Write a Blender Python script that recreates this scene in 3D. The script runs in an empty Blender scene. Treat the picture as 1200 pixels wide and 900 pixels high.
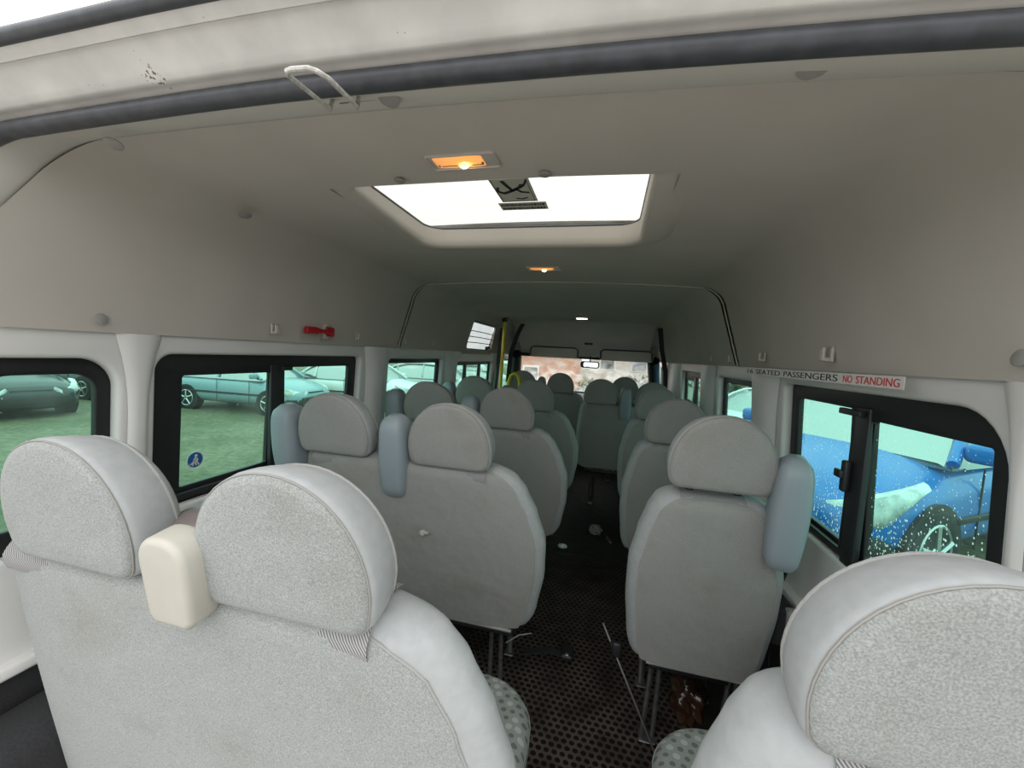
import bpy, bmesh, math, random
from mathutils import Vector, Matrix
random.seed(7)
S = bpy.context.scene
COL = S.collection
PI = math.pi
# ------------------------------------------------------------------ camera, world, exposure
CX, CZ = 0.29, 1.35                      # camera stands right of the aisle line, eye 1.35 m above the bus floor
def W(x, y, z): return Vector((x + CX, y, z + CZ))   # point measured from the eye -> bus coordinates
cam_d = bpy.data.cameras.new('camera'); cam = bpy.data.objects.new('camera', cam_d); COL.objects.link(cam)
right = Vector((0.97004, 0.23687, 0.05404)); down = Vector((0.07021, -0.06036, -0.99570)); fwd = Vector((-0.23259, 0.96966, -0.07518))
R = Matrix((right, -down, -fwd)).transposed()
cam.matrix_world = Matrix.Translation((CX, 0, CZ)) @ R.to_4x4()
cam_d.sensor_width = 36; cam_d.lens = 13.8; cam_d.clip_start = 0.02; cam_d.clip_end = 300
S.camera = cam
S.view_settings.view_transform = 'Standard'; S.view_settings.look = 'None'
S.view_settings.gamma = 1; S.view_settings.use_curve_mapping = False
S.view_settings.exposure = 0.0
try:
    S.cycles.use_denoising = True
    S.cycles.max_bounces = 10; S.cycles.diffuse_bounces = 6; S.cycles.transparent_max_bounces = 16; S.cycles.transmission_bounces = 8
    S.cycles.sample_clamp_indirect = 4; S.cycles.caustics_refractive = False; S.cycles.caustics_reflective = False
except Exception: pass
wd = bpy.data.worlds.new('overcast'); S.world = wd; wd.use_nodes = True
nt = wd.node_tree; nt.nodes.clear()
bg = nt.nodes.new('ShaderNodeBackground'); wo = nt.nodes.new('ShaderNodeOutputWorld')
tc = nt.nodes.new('ShaderNodeTexCoord'); sx = nt.nodes.new('ShaderNodeSeparateXYZ'); rmp = nt.nodes.new('ShaderNodeValToRGB')
rmp.color_ramp.elements[0].position = 0.0; rmp.color_ramp.elements[0].color = (0.62, 0.65, 0.67, 1)
rmp.color_ramp.elements[1].position = 0.7; rmp.color_ramp.elements[1].color = (1.0, 1.0, 1.0, 1)
nt.links.new(tc.outputs['Generated'], sx.inputs[0]); nt.links.new(sx.outputs['Z'], rmp.inputs[0])
nt.links.new(rmp.outputs[0], bg.inputs[0]); nt.links.new(bg.outputs[0], wo.inputs[0])
bg.inputs[1].default_value = 2.6

# ------------------------------------------------------------------ materials
class NT:
    def __init__(s, m): s.t = m.node_tree; s.n = s.t.nodes; s.l = s.t.links
    def new(s, k, **kw):
        n = s.n.new(k)
        for a, v in kw.items(): setattr(n, a, v)
        return n
    def link(s, a, b): s.l.new(a, b)
def base_mat(name):
    m = bpy.data.materials.new(name); m.use_nodes = True
    return m, NT(m), m.node_tree.nodes['Principled BSDF']
def mat(name, col, rough=0.5, metal=0.0, noise=0.0, nscale=20, bump=0.0, bscale=200, spec=0.5, emis=None, estr=0, col2=None, dark=0.7):
    m, t, p = base_mat(name)
    p.inputs['Base Color'].default_value = (*col, 1); p.inputs['Roughness'].default_value = rough
    p.inputs['Metallic'].default_value = metal; p.inputs['Specular IOR Level'].default_value = spec
    tcn = t.new('ShaderNodeTexCoord')
    if noise or col2:
        n = t.new('ShaderNodeTexNoise'); n.inputs['Scale'].default_value = nscale; n.inputs['Detail'].default_value = 4
        t.link(tcn.outputs['Object'], n.inputs['Vector'])
        r = t.new('ShaderNodeValToRGB'); r.color_ramp.elements[0].position = 0.35; r.color_ramp.elements[1].position = 0.65
        c2 = col2 or tuple(c * (1 - noise) for c in col)
        r.color_ramp.elements[0].color = (*c2, 1); r.color_ramp.elements[1].color = (*col, 1)
        t.link(n.outputs['Fac'], r.inputs[0]); t.link(r.outputs[0], p.inputs['Base Color'])
    if bump:
        n = t.new('ShaderNodeTexNoise'); n.inputs['Scale'].default_value = bscale; n.inputs['Detail'].default_value = 3
        t.link(tcn.outputs['Object'], n.inputs['Vector'])
        b = t.new('ShaderNodeBump'); b.inputs['Strength'].default_value = bump; b.inputs['Distance'].default_value = 0.002
        t.link(n.outputs['Fac'], b.inputs['Height']); t.link(b.outputs[0], p.inputs['Normal'])
    if emis: p.inputs['Emission Color'].default_value = (*emis, 1); p.inputs['Emission Strength'].default_value = estr
    return m
def woven(name, col, col2, stain):
    """speckled loop fabric with a few faint stains"""
    m, t, p = base_mat(name); p.inputs['Roughness'].default_value = 0.95; p.inputs['Specular IOR Level'].default_value = 0.15
    p.inputs['Sheen Weight'].default_value = 0.2
    tcn = t.new('ShaderNodeTexCoord')
    n = t.new('ShaderNodeTexNoise'); n.inputs['Scale'].default_value = 420; n.inputs['Detail'].default_value = 2
    t.link(tcn.outputs['Object'], n.inputs['Vector'])
    r = t.new('ShaderNodeValToRGB'); r.color_ramp.elements[0].position = 0.32; r.color_ramp.elements[1].position = 0.68
    r.color_ramp.elements[0].color = (*col2, 1); r.color_ramp.elements[1].color = (*col, 1)
    t.link(n.outputs['Fac'], r.inputs[0])
    s = t.new('ShaderNodeTexNoise'); s.inputs['Scale'].default_value = 5; s.inputs['Detail'].default_value = 5
    t.link(tcn.outputs['Object'], s.inputs['Vector'])
    r2 = t.new('ShaderNodeValToRGB'); r2.color_ramp.elements[0].position = 0.52; r2.color_ramp.elements[1].position = 0.8
    r2.color_ramp.elements[0].color = (1, 1, 1, 1); r2.color_ramp.elements[1].color = (*stain, 1)
    t.link(s.outputs['Fac'], r2.inputs[0])
    mx = t.new('ShaderNodeMix', data_type='RGBA', blend_type='MULTIPLY'); mx.inputs['Factor'].default_value = 1
    t.link(r.outputs[0], mx.inputs['A']); t.link(r2.outputs[0], mx.inputs['B']); t.link(mx.outputs['Result'], p.inputs['Base Color'])
    b = t.new('ShaderNodeBump'); b.inputs['Strength'].default_value = 0.55; b.inputs['Distance'].default_value = 0.0015
    w = t.new('ShaderNodeTexNoise'); w.inputs['Scale'].default_value = 12; w.inputs['Detail'].default_value = 2; t.link(tcn.outputs['Object'], w.inputs['Vector'])
    b2 = t.new('ShaderNodeBump'); b2.inputs['Strength'].default_value = 0.35; b2.inputs['Distance'].default_value = 0.02
    t.link(w.outputs['Fac'], b2.inputs['Height']); t.link(n.outputs['Fac'], b.inputs['Height']); t.link(b2.outputs[0], b.inputs['Normal']); t.link(b.outputs[0], p.inputs['Normal'])
    return m
def hexdots(name, base, d1, d2, sx_, rad, rough=0.9, axes='XY', hole=False):
    """staggered dots over a plain ground, two dot tones; the same nodes make the seat fabric and the rubber mat"""
    m, t, p = base_mat(name); p.inputs['Roughness'].default_value = rough; p.inputs['Specular IOR Level'].default_value = 0.2
    tcn = t.new('ShaderNodeTexCoord'); sp = t.new('ShaderNodeSeparateXYZ'); t.link(tcn.outputs['Object'], sp.inputs[0])
    def M(op, a, b=None):
        n = t.new('ShaderNodeMath', operation=op)
        for i, v in ((0, a), (1, b)):
            if v is None: continue
            if isinstance(v, (int, float)): n.inputs[i].default_value = v
            else: t.link(v, n.inputs[i])
        return n.outputs[0]
    u = M('DIVIDE', sp.outputs[axes[0]], sx_); v = M('DIVIDE', sp.outputs[axes[1]], sx_ * 0.87)
    row = M('FLOOR', v); odd = M('MULTIPLY', M('MODULO', M('ABSOLUTE', row), 2), 0.5); u2 = M('ADD', u, odd)
    fu = M('SUBTRACT', M('FRACT', u2), 0.5); fv = M('SUBTRACT', M('FRACT', v), 0.5)
    d = M('SQRT', M('ADD', M('MULTIPLY', fu, fu), M('MULTIPLY', fv, fv)))
    cell = t.new('ShaderNodeCombineXYZ'); t.link(M('FLOOR', u2), cell.inputs[0]); t.link(row, cell.inputs[1])
    wn = t.new('ShaderNodeTexWhiteNoise', noise_dimensions='2D'); t.link(cell.outputs[0], wn.inputs['Vector'])
    rr = M('ADD', rad, M('MULTIPLY', M('SUBTRACT', wn.outputs['Value'], 0.5), 0.12 if not hole else 0.03))
    mask = M('LESS_THAN', d, rr)
    c = t.new('ShaderNodeMix', data_type='RGBA'); c.inputs['A'].default_value = (*d1, 1); c.inputs['B'].default_value = (*d2, 1)
    t.link(M('GREATER_THAN', wn.outputs['Value'], 0.6), c.inputs['Factor'])
    c2 = t.new('ShaderNodeMix', data_type='RGBA'); t.link(c.outputs['Result'], c2.inputs['B']); t.link(mask, c2.inputs['Factor'])
    n = t.new('ShaderNodeTexNoise'); n.inputs['Scale'].default_value = 350 if not hole else 9; n.inputs['Detail'].default_value = 3; t.link(tcn.outputs['Object'], n.inputs['Vector'])
    r = t.new('ShaderNodeValToRGB'); r.color_ramp.elements[0].position = 0.3; r.color_ramp.elements[1].position = 0.7
    r.color_ramp.elements[0].color = (*[x * (0.8 if not hole else 0.35) for x in base], 1); r.color_ramp.elements[1].color = (*base, 1)
    t.link(n.outputs['Fac'], r.inputs[0]); t.link(r.outputs[0], c2.inputs['A']); t.link(c2.outputs['Result'], p.inputs['Base Color'])
    if hole:
        b = t.new('ShaderNodeBump'); b.inputs['Strength'].default_value = 0.8; b.inputs['Distance'].default_value = 0.004; b.invert = True
        t.link(mask, b.inputs['Height']); t.link(b.outputs[0], p.inputs['Normal'])
    return m
def stripes(name, a, b_, scale, ang=0.0):
    m, t, p = base_mat(name); p.inputs['Roughness'].default_value = 0.9
    tcn = t.new('ShaderNodeTexCoord'); mp = t.new('ShaderNodeMapping'); mp.inputs['Rotation'].default_value = (0, 0, ang)
    w = t.new('ShaderNodeTexWave'); w.inputs['Scale'].default_value = scale; w.inputs['Distortion'].default_value = 4.0; w.inputs['Detail'].default_value = 1; w.inputs['Detail Scale'].default_value = 0.15
    w.bands_direction = 'DIAGONAL'
    t.link(tcn.outputs['Object'], mp.inputs[0]); t.link(mp.outputs[0], w.inputs['Vector'])
    r = t.new('ShaderNodeValToRGB'); r.color_ramp.elements[0].position = 0.35; r.color_ramp.elements[1].position = 0.6
    r.color_ramp.elements[0].color = (*a, 1); r.color_ramp.elements[1].color = (*b_, 1)
    t.link(w.outputs['Fac'], r.inputs[0]); t.link(r.outputs[0], p.inputs['Base Color']); return m
def glass(name, tint, drops=0.0, haze=0.0, dscale=60, grad=False):
    m = bpy.data.materials.new(name); m.use_nodes = True; t = NT(m); t.n.clear()
    out = t.new('ShaderNodeOutputMaterial'); tr = t.new('ShaderNodeBsdfTransparent'); tr.inputs[0].default_value = (*tint, 1)
    gl = t.new('ShaderNodeBsdfGlossy'); gl.inputs['Roughness'].default_value = 0.02
    fr = t.new('ShaderNodeFresnel'); fr.inputs[0].default_value = 1.35
    mx = t.new('ShaderNodeMixShader'); ge = t.new('ShaderNodeNewGeometry'); fm = t.new('ShaderNodeMath', operation='SUBTRACT'); fm.use_clamp = True; t.link(fr.outputs[0], fm.inputs[0]); t.link(ge.outputs['Backfacing'], fm.inputs[1]); t.link(fm.outputs[0], mx.inputs[0]); t.link(tr.outputs[0], mx.inputs[1]); t.link(gl.outputs[0], mx.inputs[2])
    cur = mx.outputs[0]
    tcn = t.new('ShaderNodeTexCoord')
    if haze:
        df = t.new('ShaderNodeBsdfTranslucent'); df.inputs[0].default_value = (0.9, 0.95, 0.93, 1)
        n = t.new('ShaderNodeTexNoise'); n.inputs['Scale'].default_value = 9; n.inputs['Detail'].default_value = 6; t.link(tcn.outputs['Object'], n.inputs['Vector'])
        mr = t.new('ShaderNodeMapRange'); mr.inputs['From Min'].default_value = 0.35; mr.inputs['From Max'].default_value = 0.75; mr.inputs['To Max'].default_value = haze
        t.link(n.outputs['Fac'], mr.inputs[0])
        m2 = t.new('ShaderNodeMixShader'); t.link(mr.outputs[0], m2.inputs[0]); t.link(cur, m2.inputs[1]); t.link(df.outputs[0], m2.inputs[2]); cur = m2.outputs[0]
    if drops:
        v = t.new('ShaderNodeTexVoronoi'); v.inputs['Scale'].default_value = dscale; v.inputs['Randomness'].default_value = 1
        mp = t.new('ShaderNodeMapping'); mp.inputs['Scale'].default_value = (1, 1, 0.75); t.link(tcn.outputs['Object'], mp.inputs[0]); t.link(mp.outputs[0], v.inputs['Vector'])
        sc = t.new('ShaderNodeSeparateColor'); t.link(v.outputs['Color'], sc.inputs[0])
        th = t.new('ShaderNodeMath', operation='MULTIPLY'); t.link(sc.outputs[0], th.inputs[0]); th.inputs[1].default_value = drops
        if grad:
            sp = t.new('ShaderNodeSeparateXYZ'); t.link(tcn.outputs['Object'], sp.inputs[0]); gr = t.new('ShaderNodeMapRange'); gr.inputs['From Min'].default_value = 0.85; gr.inputs['From Max'].default_value = 1.26; gr.inputs['To Min'].default_value = drops * 1.6; gr.inputs['To Max'].default_value = drops * .45; t.link(sp.outputs['Z'], gr.inputs[0]); t.link(gr.outputs[0], th.inputs[1])
        lt = t.new('ShaderNodeMath', operation='LESS_THAN'); t.link(v.outputs['Distance'], lt.inputs[0]); t.link(th.outputs[0], lt.inputs[1])
        rf = t.new('ShaderNodeBsdfRefraction'); rf.inputs['IOR'].default_value = 1.25; rf.inputs['Roughness'].default_value = 0.05; rf.inputs[0].default_value = (0.8, 1, 0.93, 1)
        b = t.new('ShaderNodeBump'); b.inputs['Strength'].default_value = 1; b.inputs['Distance'].default_value = 0.01; b.invert = True
        t.link(v.outputs['Distance'], b.inputs['Height']); t.link(b.outputs[0], rf.inputs['Normal'])
        g2 = t.new('ShaderNodeBsdfTranslucent'); g2.inputs[0].default_value = (0.9, 1, 0.95, 1)
        mm = t.new('ShaderNodeMixShader'); mm.inputs[0].default_value = 0.5; t.link(rf.outputs[0], mm.inputs[1]); t.link(g2.outputs[0], mm.inputs[2])
        m3 = t.new('ShaderNodeMixShader'); t.link(lt.outputs[0], m3.inputs[0]); t.link(cur, m3.inputs[1]); t.link(mm.outputs[0], m3.inputs[2]); cur = m3.outputs[0]
    t.link(cur, out.inputs[0]); return m

M = {}
M['fabric'] = woven('woven_grey_fabric', (0.375, 0.39, 0.38), (0.24, 0.253, 0.245), (0.80, 0.76, 0.68))
M['cover'] = woven('plain_grey_seat_cover', (0.355, 0.352, 0.335), (0.30, 0.298, 0.283), (0.84, 0.79, 0.70))
M['smooth'] = mat('smooth_grey_fabric', (0.405, 0.422, 0.425), 0.75, noise=0.08, nscale=60, bump=0.15, bscale=900, spec=0.3)
M['piping'] = mat('piping_thread', (0.37, 0.37, 0.355), 0.8, bump=0.6, bscale=700)
M['dots'] = hexdots('dotted_seat_fabric', (0.31, 0.32, 0.30), (0.14, 0.15, 0.15), (0.42, 0.42, 0.40), 0.023, 0.31)
M['stripe'] = stripes('striped_fabric', (0.14, 0.135, 0.14), (0.42, 0.415, 0.405), 95, 0.5)
M['liner'] = mat('headliner_board', (0.56, 0.515, 0.465), 0.9, noise=0.07, nscale=4, bump=0.12, bscale=500, spec=0.2)
M['linerlip_lit'] = mat('headliner_edge_lit_tone', (0.70, 0.66, 0.61), 0.85, bump=0.1, bscale=500, spec=0.2)  # light from the rear put into the colour: paler copy of the headliner
M['plug'] = mat('grey_plug', (0.30, 0.29, 0.27), 0.7)
M['paint'] = mat('white_wall_paint', (0.74, 0.725, 0.705), 0.35, noise=0.05, nscale=6)
M['body'] = mat('cream_body_paint', (0.74, 0.72, 0.69), 0.4, noise=0.16, nscale=14, bump=0.15, bscale=60)
_t = NT(M['body']); _p = _t.n['Principled BSDF']; _src = _p.inputs['Base Color'].links[0].from_socket
_tc = _t.new('ShaderNodeTexCoord'); _d = _t.new('ShaderNodeVectorMath', operation='DISTANCE'); _d.inputs[1].default_value = (-.37, .447, 1.712); _t.link(_tc.outputs['Object'], _d.inputs[0])
_n = _t.new('ShaderNodeTexNoise'); _n.inputs['Scale'].default_value = 190; _n.inputs['Detail'].default_value = 5; _t.link(_tc.outputs['Object'], _n.inputs['Vector'])
_r = _t.new('ShaderNodeMapRange'); _r.inputs['From Min'].default_value = 0; _r.inputs['From Max'].default_value = .034; _r.inputs['To Min'].default_value = .18; _r.inputs['To Max'].default_value = -.12; _t.link(_d.outputs['Value'], _r.inputs[0])
_s = _t.new('ShaderNodeMath', operation='ADD'); _t.link(_r.outputs[0], _s.inputs[0]); _t.link(_n.outputs['Fac'], _s.inputs[1]); _g = _t.new('ShaderNodeMath', operation='GREATER_THAN'); _g.inputs[1].default_value = .64; _t.link(_s.outputs[0], _g.inputs[0])
_m = _t.new('ShaderNodeMix', data_type='RGBA'); _m.inputs['B'].default_value = (.16, .12, .09, 1); _t.link(_src, _m.inputs['A']); _t.link(_g.outputs[0], _m.inputs['Factor']); _t.link(_m.outputs['Result'], _p.inputs['Base Color'])
M['rubber'] = mat('worn_grey_rubber', (0.075, 0.078, 0.09), 0.42, noise=0.3, nscale=40, bump=0.2, bscale=80)
M['black'] = mat('black_window_border', (0.012, 0.012, 0.013), 0.45)
M['blackplastic'] = mat('black_plastic', (0.02, 0.02, 0.022), 0.4)
M['charcoal'] = mat('charcoal_carpet', (0.03, 0.03, 0.032), 0.95, noise=0.3, nscale=200)
M['boxblue'] = mat('blue_grey_plastic', (0.30, 0.35, 0.385), 0.4, spec=0.4)
M['boxcream'] = mat('cream_plastic', (0.50, 0.48, 0.42), 0.45, noise=0.04, nscale=30)
M['brown'] = mat('grey_brown_plastic', (0.20, 0.17, 0.16), 0.3)
M['steel'] = mat('brushed_steel', (0.55, 0.55, 0.54), 0.3, metal=1.0, noise=0.15, nscale=60)
M['dullsteel'] = mat('dull_steel_tube', (0.25, 0.25, 0.25), 0.45, metal=0.8, noise=0.3, nscale=40)
M['wire'] = mat('painted_wire', (0.66, 0.64, 0.60), 0.35, noise=0.35, nscale=120)
M['red'] = mat('red_plastic', (0.42, 0.008, 0.015), 0.35)
M['yellow'] = mat('yellow_powder_coat', (0.75, 0.62, 0.03), 0.35)
M['strap'] = mat('seat_belt_webbing', (0.03, 0.03, 0.032), 0.8)
M['hook'] = mat('beige_hook_plastic', (0.52, 0.49, 0.43), 0.4)
M['mat'] = hexdots('rubber_floor_mat', (0.135, 0.105, 0.088), (0.008, 0.007, 0.007), (0.008, 0.007, 0.007), 0.0275, 0.36, rough=0.5, hole=True)
M['darkfloor'] = mat('dirty_floor', (0.035, 0.028, 0.025), 0.7, noise=0.5, nscale=12)
M['glassL'] = glass('green_tinted_glass', (0.62, 0.87, 0.79), drops=0.05, haze=0.03, dscale=45)
M['glassR'] = glass('green_tinted_glass_rain', (0.60, 0.88, 0.80), drops=0.26, haze=0.03, dscale=130, grad=True)
M['glassW'] = glass('windscreen_glass', (0.88, 0.88, 0.86), haze=0.32)
M['glassH'] = glass('grey_high_window_glass', (0.66, 0.67, 0.66), haze=0.15)  # grey tint and thin haze mute the view through this pane
M['skyglass'] = glass('milky_rooflight_glass', (0.76, 0.755, 0.72), haze=0.06)
M['white'] = mat('white_sticker', (0.80, 0.80, 0.78), 0.5)
M['stickergrey'] = mat('grey_sticker', (0.30, 0.30, 0.27), 0.5)
_t = NT(M['stickergrey']); _a = _t.new('ShaderNodeBsdfTranslucent'); _a.inputs[0].default_value = (.42, .42, .38, 1); _m = _t.new('ShaderNodeMixShader'); _m.inputs[0].default_value = .6
_t.link(_t.n['Principled BSDF'].outputs[0], _m.inputs[1]); _t.link(_a.outputs[0], _m.inputs[2]); _t.link(_m.outputs[0], _t.n['Material Output'].inputs[0])
M['ink'] = mat('black_print', (0.02, 0.02, 0.02), 0.6)
M['redink'] = mat('red_print', (0.55, 0.04, 0.05), 0.6)
M['bluesign'] = mat('blue_print', (0.01, 0.12, 0.33), 0.4)

# ------------------------------------------------------------------ mesh helpers
def link(o): COL.objects.link(o); return o
def tag(o, label=None, cat=None, group=None, kind=None):
    if label: o['label'] = label
    if cat: o['category'] = cat
    if group: o['group'] = group
    if kind: o['kind'] = kind
    return o
def empty(name, loc=(0, 0, 0), rz=0):
    o = bpy.data.objects.new(name, None); o.empty_display_size = 0.05; o.location = loc; o.rotation_euler = (0, 0, rz); return link(o)
def obj(name, verts, faces, m, parent=None, smooth=True, sharp=40, mods=None):
    me = bpy.data.meshes.new(name); me.from_pydata([tuple(v) for v in verts], [], faces); me.validate()
    bm = bmesh.new(); bm.from_mesh(me); bmesh.ops.recalc_face_normals(bm, faces=bm.faces)
    for f in bm.faces: f.smooth = smooth
    if smooth:
        a = math.radians(sharp)
        for e in bm.edges:
            if len(e.link_faces) == 2 and e.calc_face_angle(0) > a: e.smooth = False
    bm.to_mesh(me); bm.free()
    if m is not None: me.materials.append(m)
    o = bpy.data.objects.new(name, me); link(o)
    if parent is not None: o.parent = parent
    return o
class G:
    """collects shapes of ONE part"""
    def __init__(s): s.v = []; s.f = []
    def add(s, v, f):
        k = len(s.v); s.v += [Vector(p) for p in v]; s.f += [tuple(i + k for i in q) for q in f]; return s
    def box(s, c, d, r=0.0, rot=None):
        bm = bmesh.new(); bmesh.ops.create_cube(bm, size=1)
        for v in bm.verts: v.co = Vector((v.co.x * d[0], v.co.y * d[1], v.co.z * d[2]))
        if r: bmesh.ops.bevel(bm, geom=bm.edges[:], offset=r, segments=3, affect='EDGES', profile=0.5)
        for v in bm.verts:
            if rot is not None: v.co = rot @ v.co
            v.co += Vector(c)
        bm.verts.index_update(); s.add([v.co.copy() for v in bm.verts], [[v.index for v in f.verts] for f in bm.faces]); bm.free(); return s
    def tube(s, pts, r, n=10, closed=False, caps=True):
        pts = [Vector(p) for p in pts]; rs = r if isinstance(r, (list, tuple)) else [r] * len(pts)
        rings = []; up = None
        for i, p in enumerate(pts):
            a = pts[i - 1] if (i or closed) else p; b = pts[(i + 1) % len(pts)] if (i < len(pts) - 1 or closed) else p
            d = (b - a).normalized()
            if up is None: up = Vector((0, 0, 1)) if abs(d.z) < .9 else Vector((1, 0, 0))
            x = d.cross(up).normalized(); up = x.cross(d).normalized()
            rings.append([p + (x * math.cos(2 * PI * k / n) + up * math.sin(2 * PI * k / n)) * rs[i] for k in range(n)])
        v = [q for rg in rings for q in rg]; f = []
        m = len(rings)
        for i in range(m if closed else m - 1):
            for k in range(n):
                a, b = i * n + k, i * n + (k + 1) % n; c, d2 = ((i + 1) % m) * n + (k + 1) % n, ((i + 1) % m) * n + k
                f.append((a, b, c, d2))
        if caps and not closed: f += [tuple(range(n)), tuple(range((m - 1) * n, m * n))]
        return s.add(v, f)
    def rings(s, rings, cap0=True, cap1=True, closed=True):
        n = len(rings[0]); v = [q for rg in rings for q in rg]; f = []
        for i in range(len(rings) - 1):
            for k in range(n if closed else n - 1):
                f.append((i * n + k, i * n + (k + 1) % n, (i + 1) * n + (k + 1) % n, (i + 1) * n + k))
        if cap0: f.append(tuple(range(n)))
        if cap1: f.append(tuple(range((len(rings) - 1) * n, len(rings) * n)))
        return s.add(v, f)
    def disc(s, c, nrm, r, h, n=24):
        c = Vector(c); nrm = Vector(nrm).normalized(); x = nrm.orthogonal().normalized(); y = nrm.cross(x)
        rg = []
        for hh, rr in ((0, r), (h * .6, r), (h, r * .85)):
            rg.append([c + nrm * hh + (x * math.cos(2 * PI * k / n) + y * math.sin(2 * PI * k / n)) * rr for k in range(n)])
        return s.rings(rg)
    def map(s, fn): s.v = [Vector(fn(p)) for p in s.v]; return s
    def build(s, name, m, parent=None, smooth=True, sharp=40): return obj(name, s.v, s.f, m, parent, smooth, sharp)
def fill2d(loops, depth, bevel=0.0, res=2):
    """flat plate from closed 2-D loops (first outer, the rest holes), thickness 2*depth, rounded edges; returns verts, faces in (u,v,w)"""
    cu = bpy.data.curves.new('tmp', 'CURVE'); cu.dimensions = '2D'; cu.fill_mode = 'BOTH'; cu.extrude = depth; cu.bevel_depth = bevel; cu.bevel_resolution = res
    for lp in loops:
        sp = cu.splines.new('POLY'); sp.points.add(len(lp) - 1); sp.use_cyclic_u = True
        for i, (a, b) in enumerate(lp): sp.points[i].co = (a, b, 0, 1)
    o = bpy.data.objects.new('tmp', cu); COL.objects.link(o); dg = bpy.context.evaluated_depsgraph_get(); dg.update()
    me = bpy.data.meshes.new_from_object(o.evaluated_get(dg)); v = [p.co.copy() for p in me.vertices]; f = [tuple(p.vertices) for p in me.polygons]
    bpy.data.objects.remove(o); bpy.data.curves.remove(cu); bpy.data.meshes.remove(me)
    bm = bmesh.new(); bv = [bm.verts.new(p) for p in v]
    for q in f:
        try: bm.faces.new([bv[i] for i in q])
        except ValueError: pass
    bmesh.ops.remove_doubles(bm, verts=bm.verts[:], dist=1e-5); bm.verts.index_update()
    v = [p.co.copy() for p in bm.verts]; f = [tuple(x.index for x in q.verts) for q in bm.faces]; bm.free()
    return v, f
def rrect(a0, b0, a1, b1, r, n=8):
    """rounded rectangle; r = one radius or four (lower-left, lower-right, upper-right, upper-left)"""
    if not isinstance(r, (list, tuple)): r = (r,) * 4
    out = []
    for (cx, cy, a, rr) in ((a0, b0, PI, r[0]), (a1, b0, 1.5 * PI, r[1]), (a1, b1, 0, r[2]), (a0, b1, .5 * PI, r[3])):
        ccx = cx + (rr if cx == a0 else -rr); ccy = cy + (rr if cy == b0 else -rr)
        for k in range(n + 1): t = a + .5 * PI * k / n; out.append((ccx + rr * math.cos(t), ccy + rr * math.sin(t)))
    return out
def text_mesh(body, size, m, name, parent, mapfn, space=1.0, bold=0.0):
    cu = bpy.data.curves.new('txt', 'FONT'); cu.body = body; cu.size = size; cu.space_character = space; cu.extrude = 0.0004; cu.offset = bold
    o = bpy.data.objects.new('txt', cu); COL.objects.link(o); dg = bpy.context.evaluated_depsgraph_get(); dg.update()
    me = bpy.data.meshes.new_from_object(o.evaluated_get(dg)); v = [p.co.copy() for p in me.vertices]; f = [tuple(p.vertices) for p in me.polygons]
    bpy.data.objects.remove(o); bpy.data.curves.remove(cu); bpy.data.meshes.remove(me)
    return v, f, max(p.x for p in v), min(p.x for p in v)
def dup_tree(o, parent=None):
    c = o.copy(); COL.objects.link(c); c.parent = parent
    for ch in list(o.children): dup_tree(ch, c)
    return c
# ------------------------------------------------------------------ body shell: cross sections
ZC = 0.385       # ceiling height above the eye
def side_x(z, inset=0.0):
    """half width of the inner skin at height z (from the eye)"""
    return (0.885 - 0.184 * z if z > 0 else 0.893 - 0.05 * z) - inset
def section(zt, r=0.12, zb=0.0, inset=0.0, crown=0.022, n=14, narrow=0.0):
    """half arch, from the centre of the ceiling out to the corner and down the side: list of (dx, z)"""
    xc = side_x(zt, inset) - narrow
    pts = []
    for k in range(13):
        x = (xc - r) * k / 12.0; pts.append((x, zt - crown * (x / 0.75) ** 2))
    z0 = pts[-1][1]
    for k in range(1, n + 1):
        a = PI / 2 * k / n * 0.88
        pts.append((xc - r + r * math.sin(a) * 1.0, z0 - r * (1 - math.cos(a)) * 1.0))
    lx, lz = pts[-1]
    zb2 = zb
    for k in range(1, 13):
        z = lz + (zb2 - lz) * k / 12.0
        x = lx + (side_x(zb2, inset) - lx) * k / 12.0
        pts.append((x, z))
    return pts
def arch(zt, y, r=0.12, zb=0.0, inset=0.0, crown=0.022, rake=0.0, narrow=0.0):
    h = section(zt, r, zb, inset, crown, narrow=narrow)
    def yy(z): return y - rake * max(0.0, (zt - z)) if rake else y
    k_ = 0.024 * max(0.0, min(1.0, (1.0 - y) / 0.5))
    h2 = [(x, z) for (x, z) in h]
    def tl(x, z): return z - k_ * x * max(0.0, min(1.0, z / 0.3))
    L = [Vector((-x, yy(z), tl(-x, z) + CZ)) for (x, z) in reversed(h)]; Rr = [Vector((x, yy(z), tl(x, z) + CZ)) for (x, z) in h[1:]]
    return L + Rr          # bus centre line is x = 0

def struct(o, label=None): o['kind'] = 'structure'; return o
# headliner, three boards. The first has the rooflight hole, the third the hole of the high door window
def liner(name, ys, zt=ZC, r=0.12, hole=None, inset=0.0, skipleft=None, narrow=0.0):
    g = G(); rows = [arch(zt, y, r, inset=inset, narrow=narrow, rake=max(0.0, .55 - (y - .6) * 1.6) if y < .9 and ys[0] < .7 else 0) for y in ys]
    n = len(rows[0]); v = [p for rw in rows for p in rw]; f = []
    for i in range(len(rows) - 1):
        for k in range(n - 1):
            a, b, c, d = v[i * n + k], v[i * n + k + 1], v[(i + 1) * n + k + 1], v[(i + 1) * n + k]
            cx = (a.x + b.x) / 2; cy = (a.y + d.y) / 2; cz = (a.z + b.z) / 2
            if hole and hole[0] < cx < hole[1] and hole[2] < cy < hole[3]: continue
            if skipleft and cx < 0 and skipleft[0] < cy < skipleft[1] and skipleft[2] < cz < skipleft[3]: continue
            f.append((i * n + k, i * n + k + 1, (i + 1) * n + k + 1, (i + 1) * n + k))
    return struct(g.add(v, f).build(name, M['liner'], sharp=60))
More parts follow.
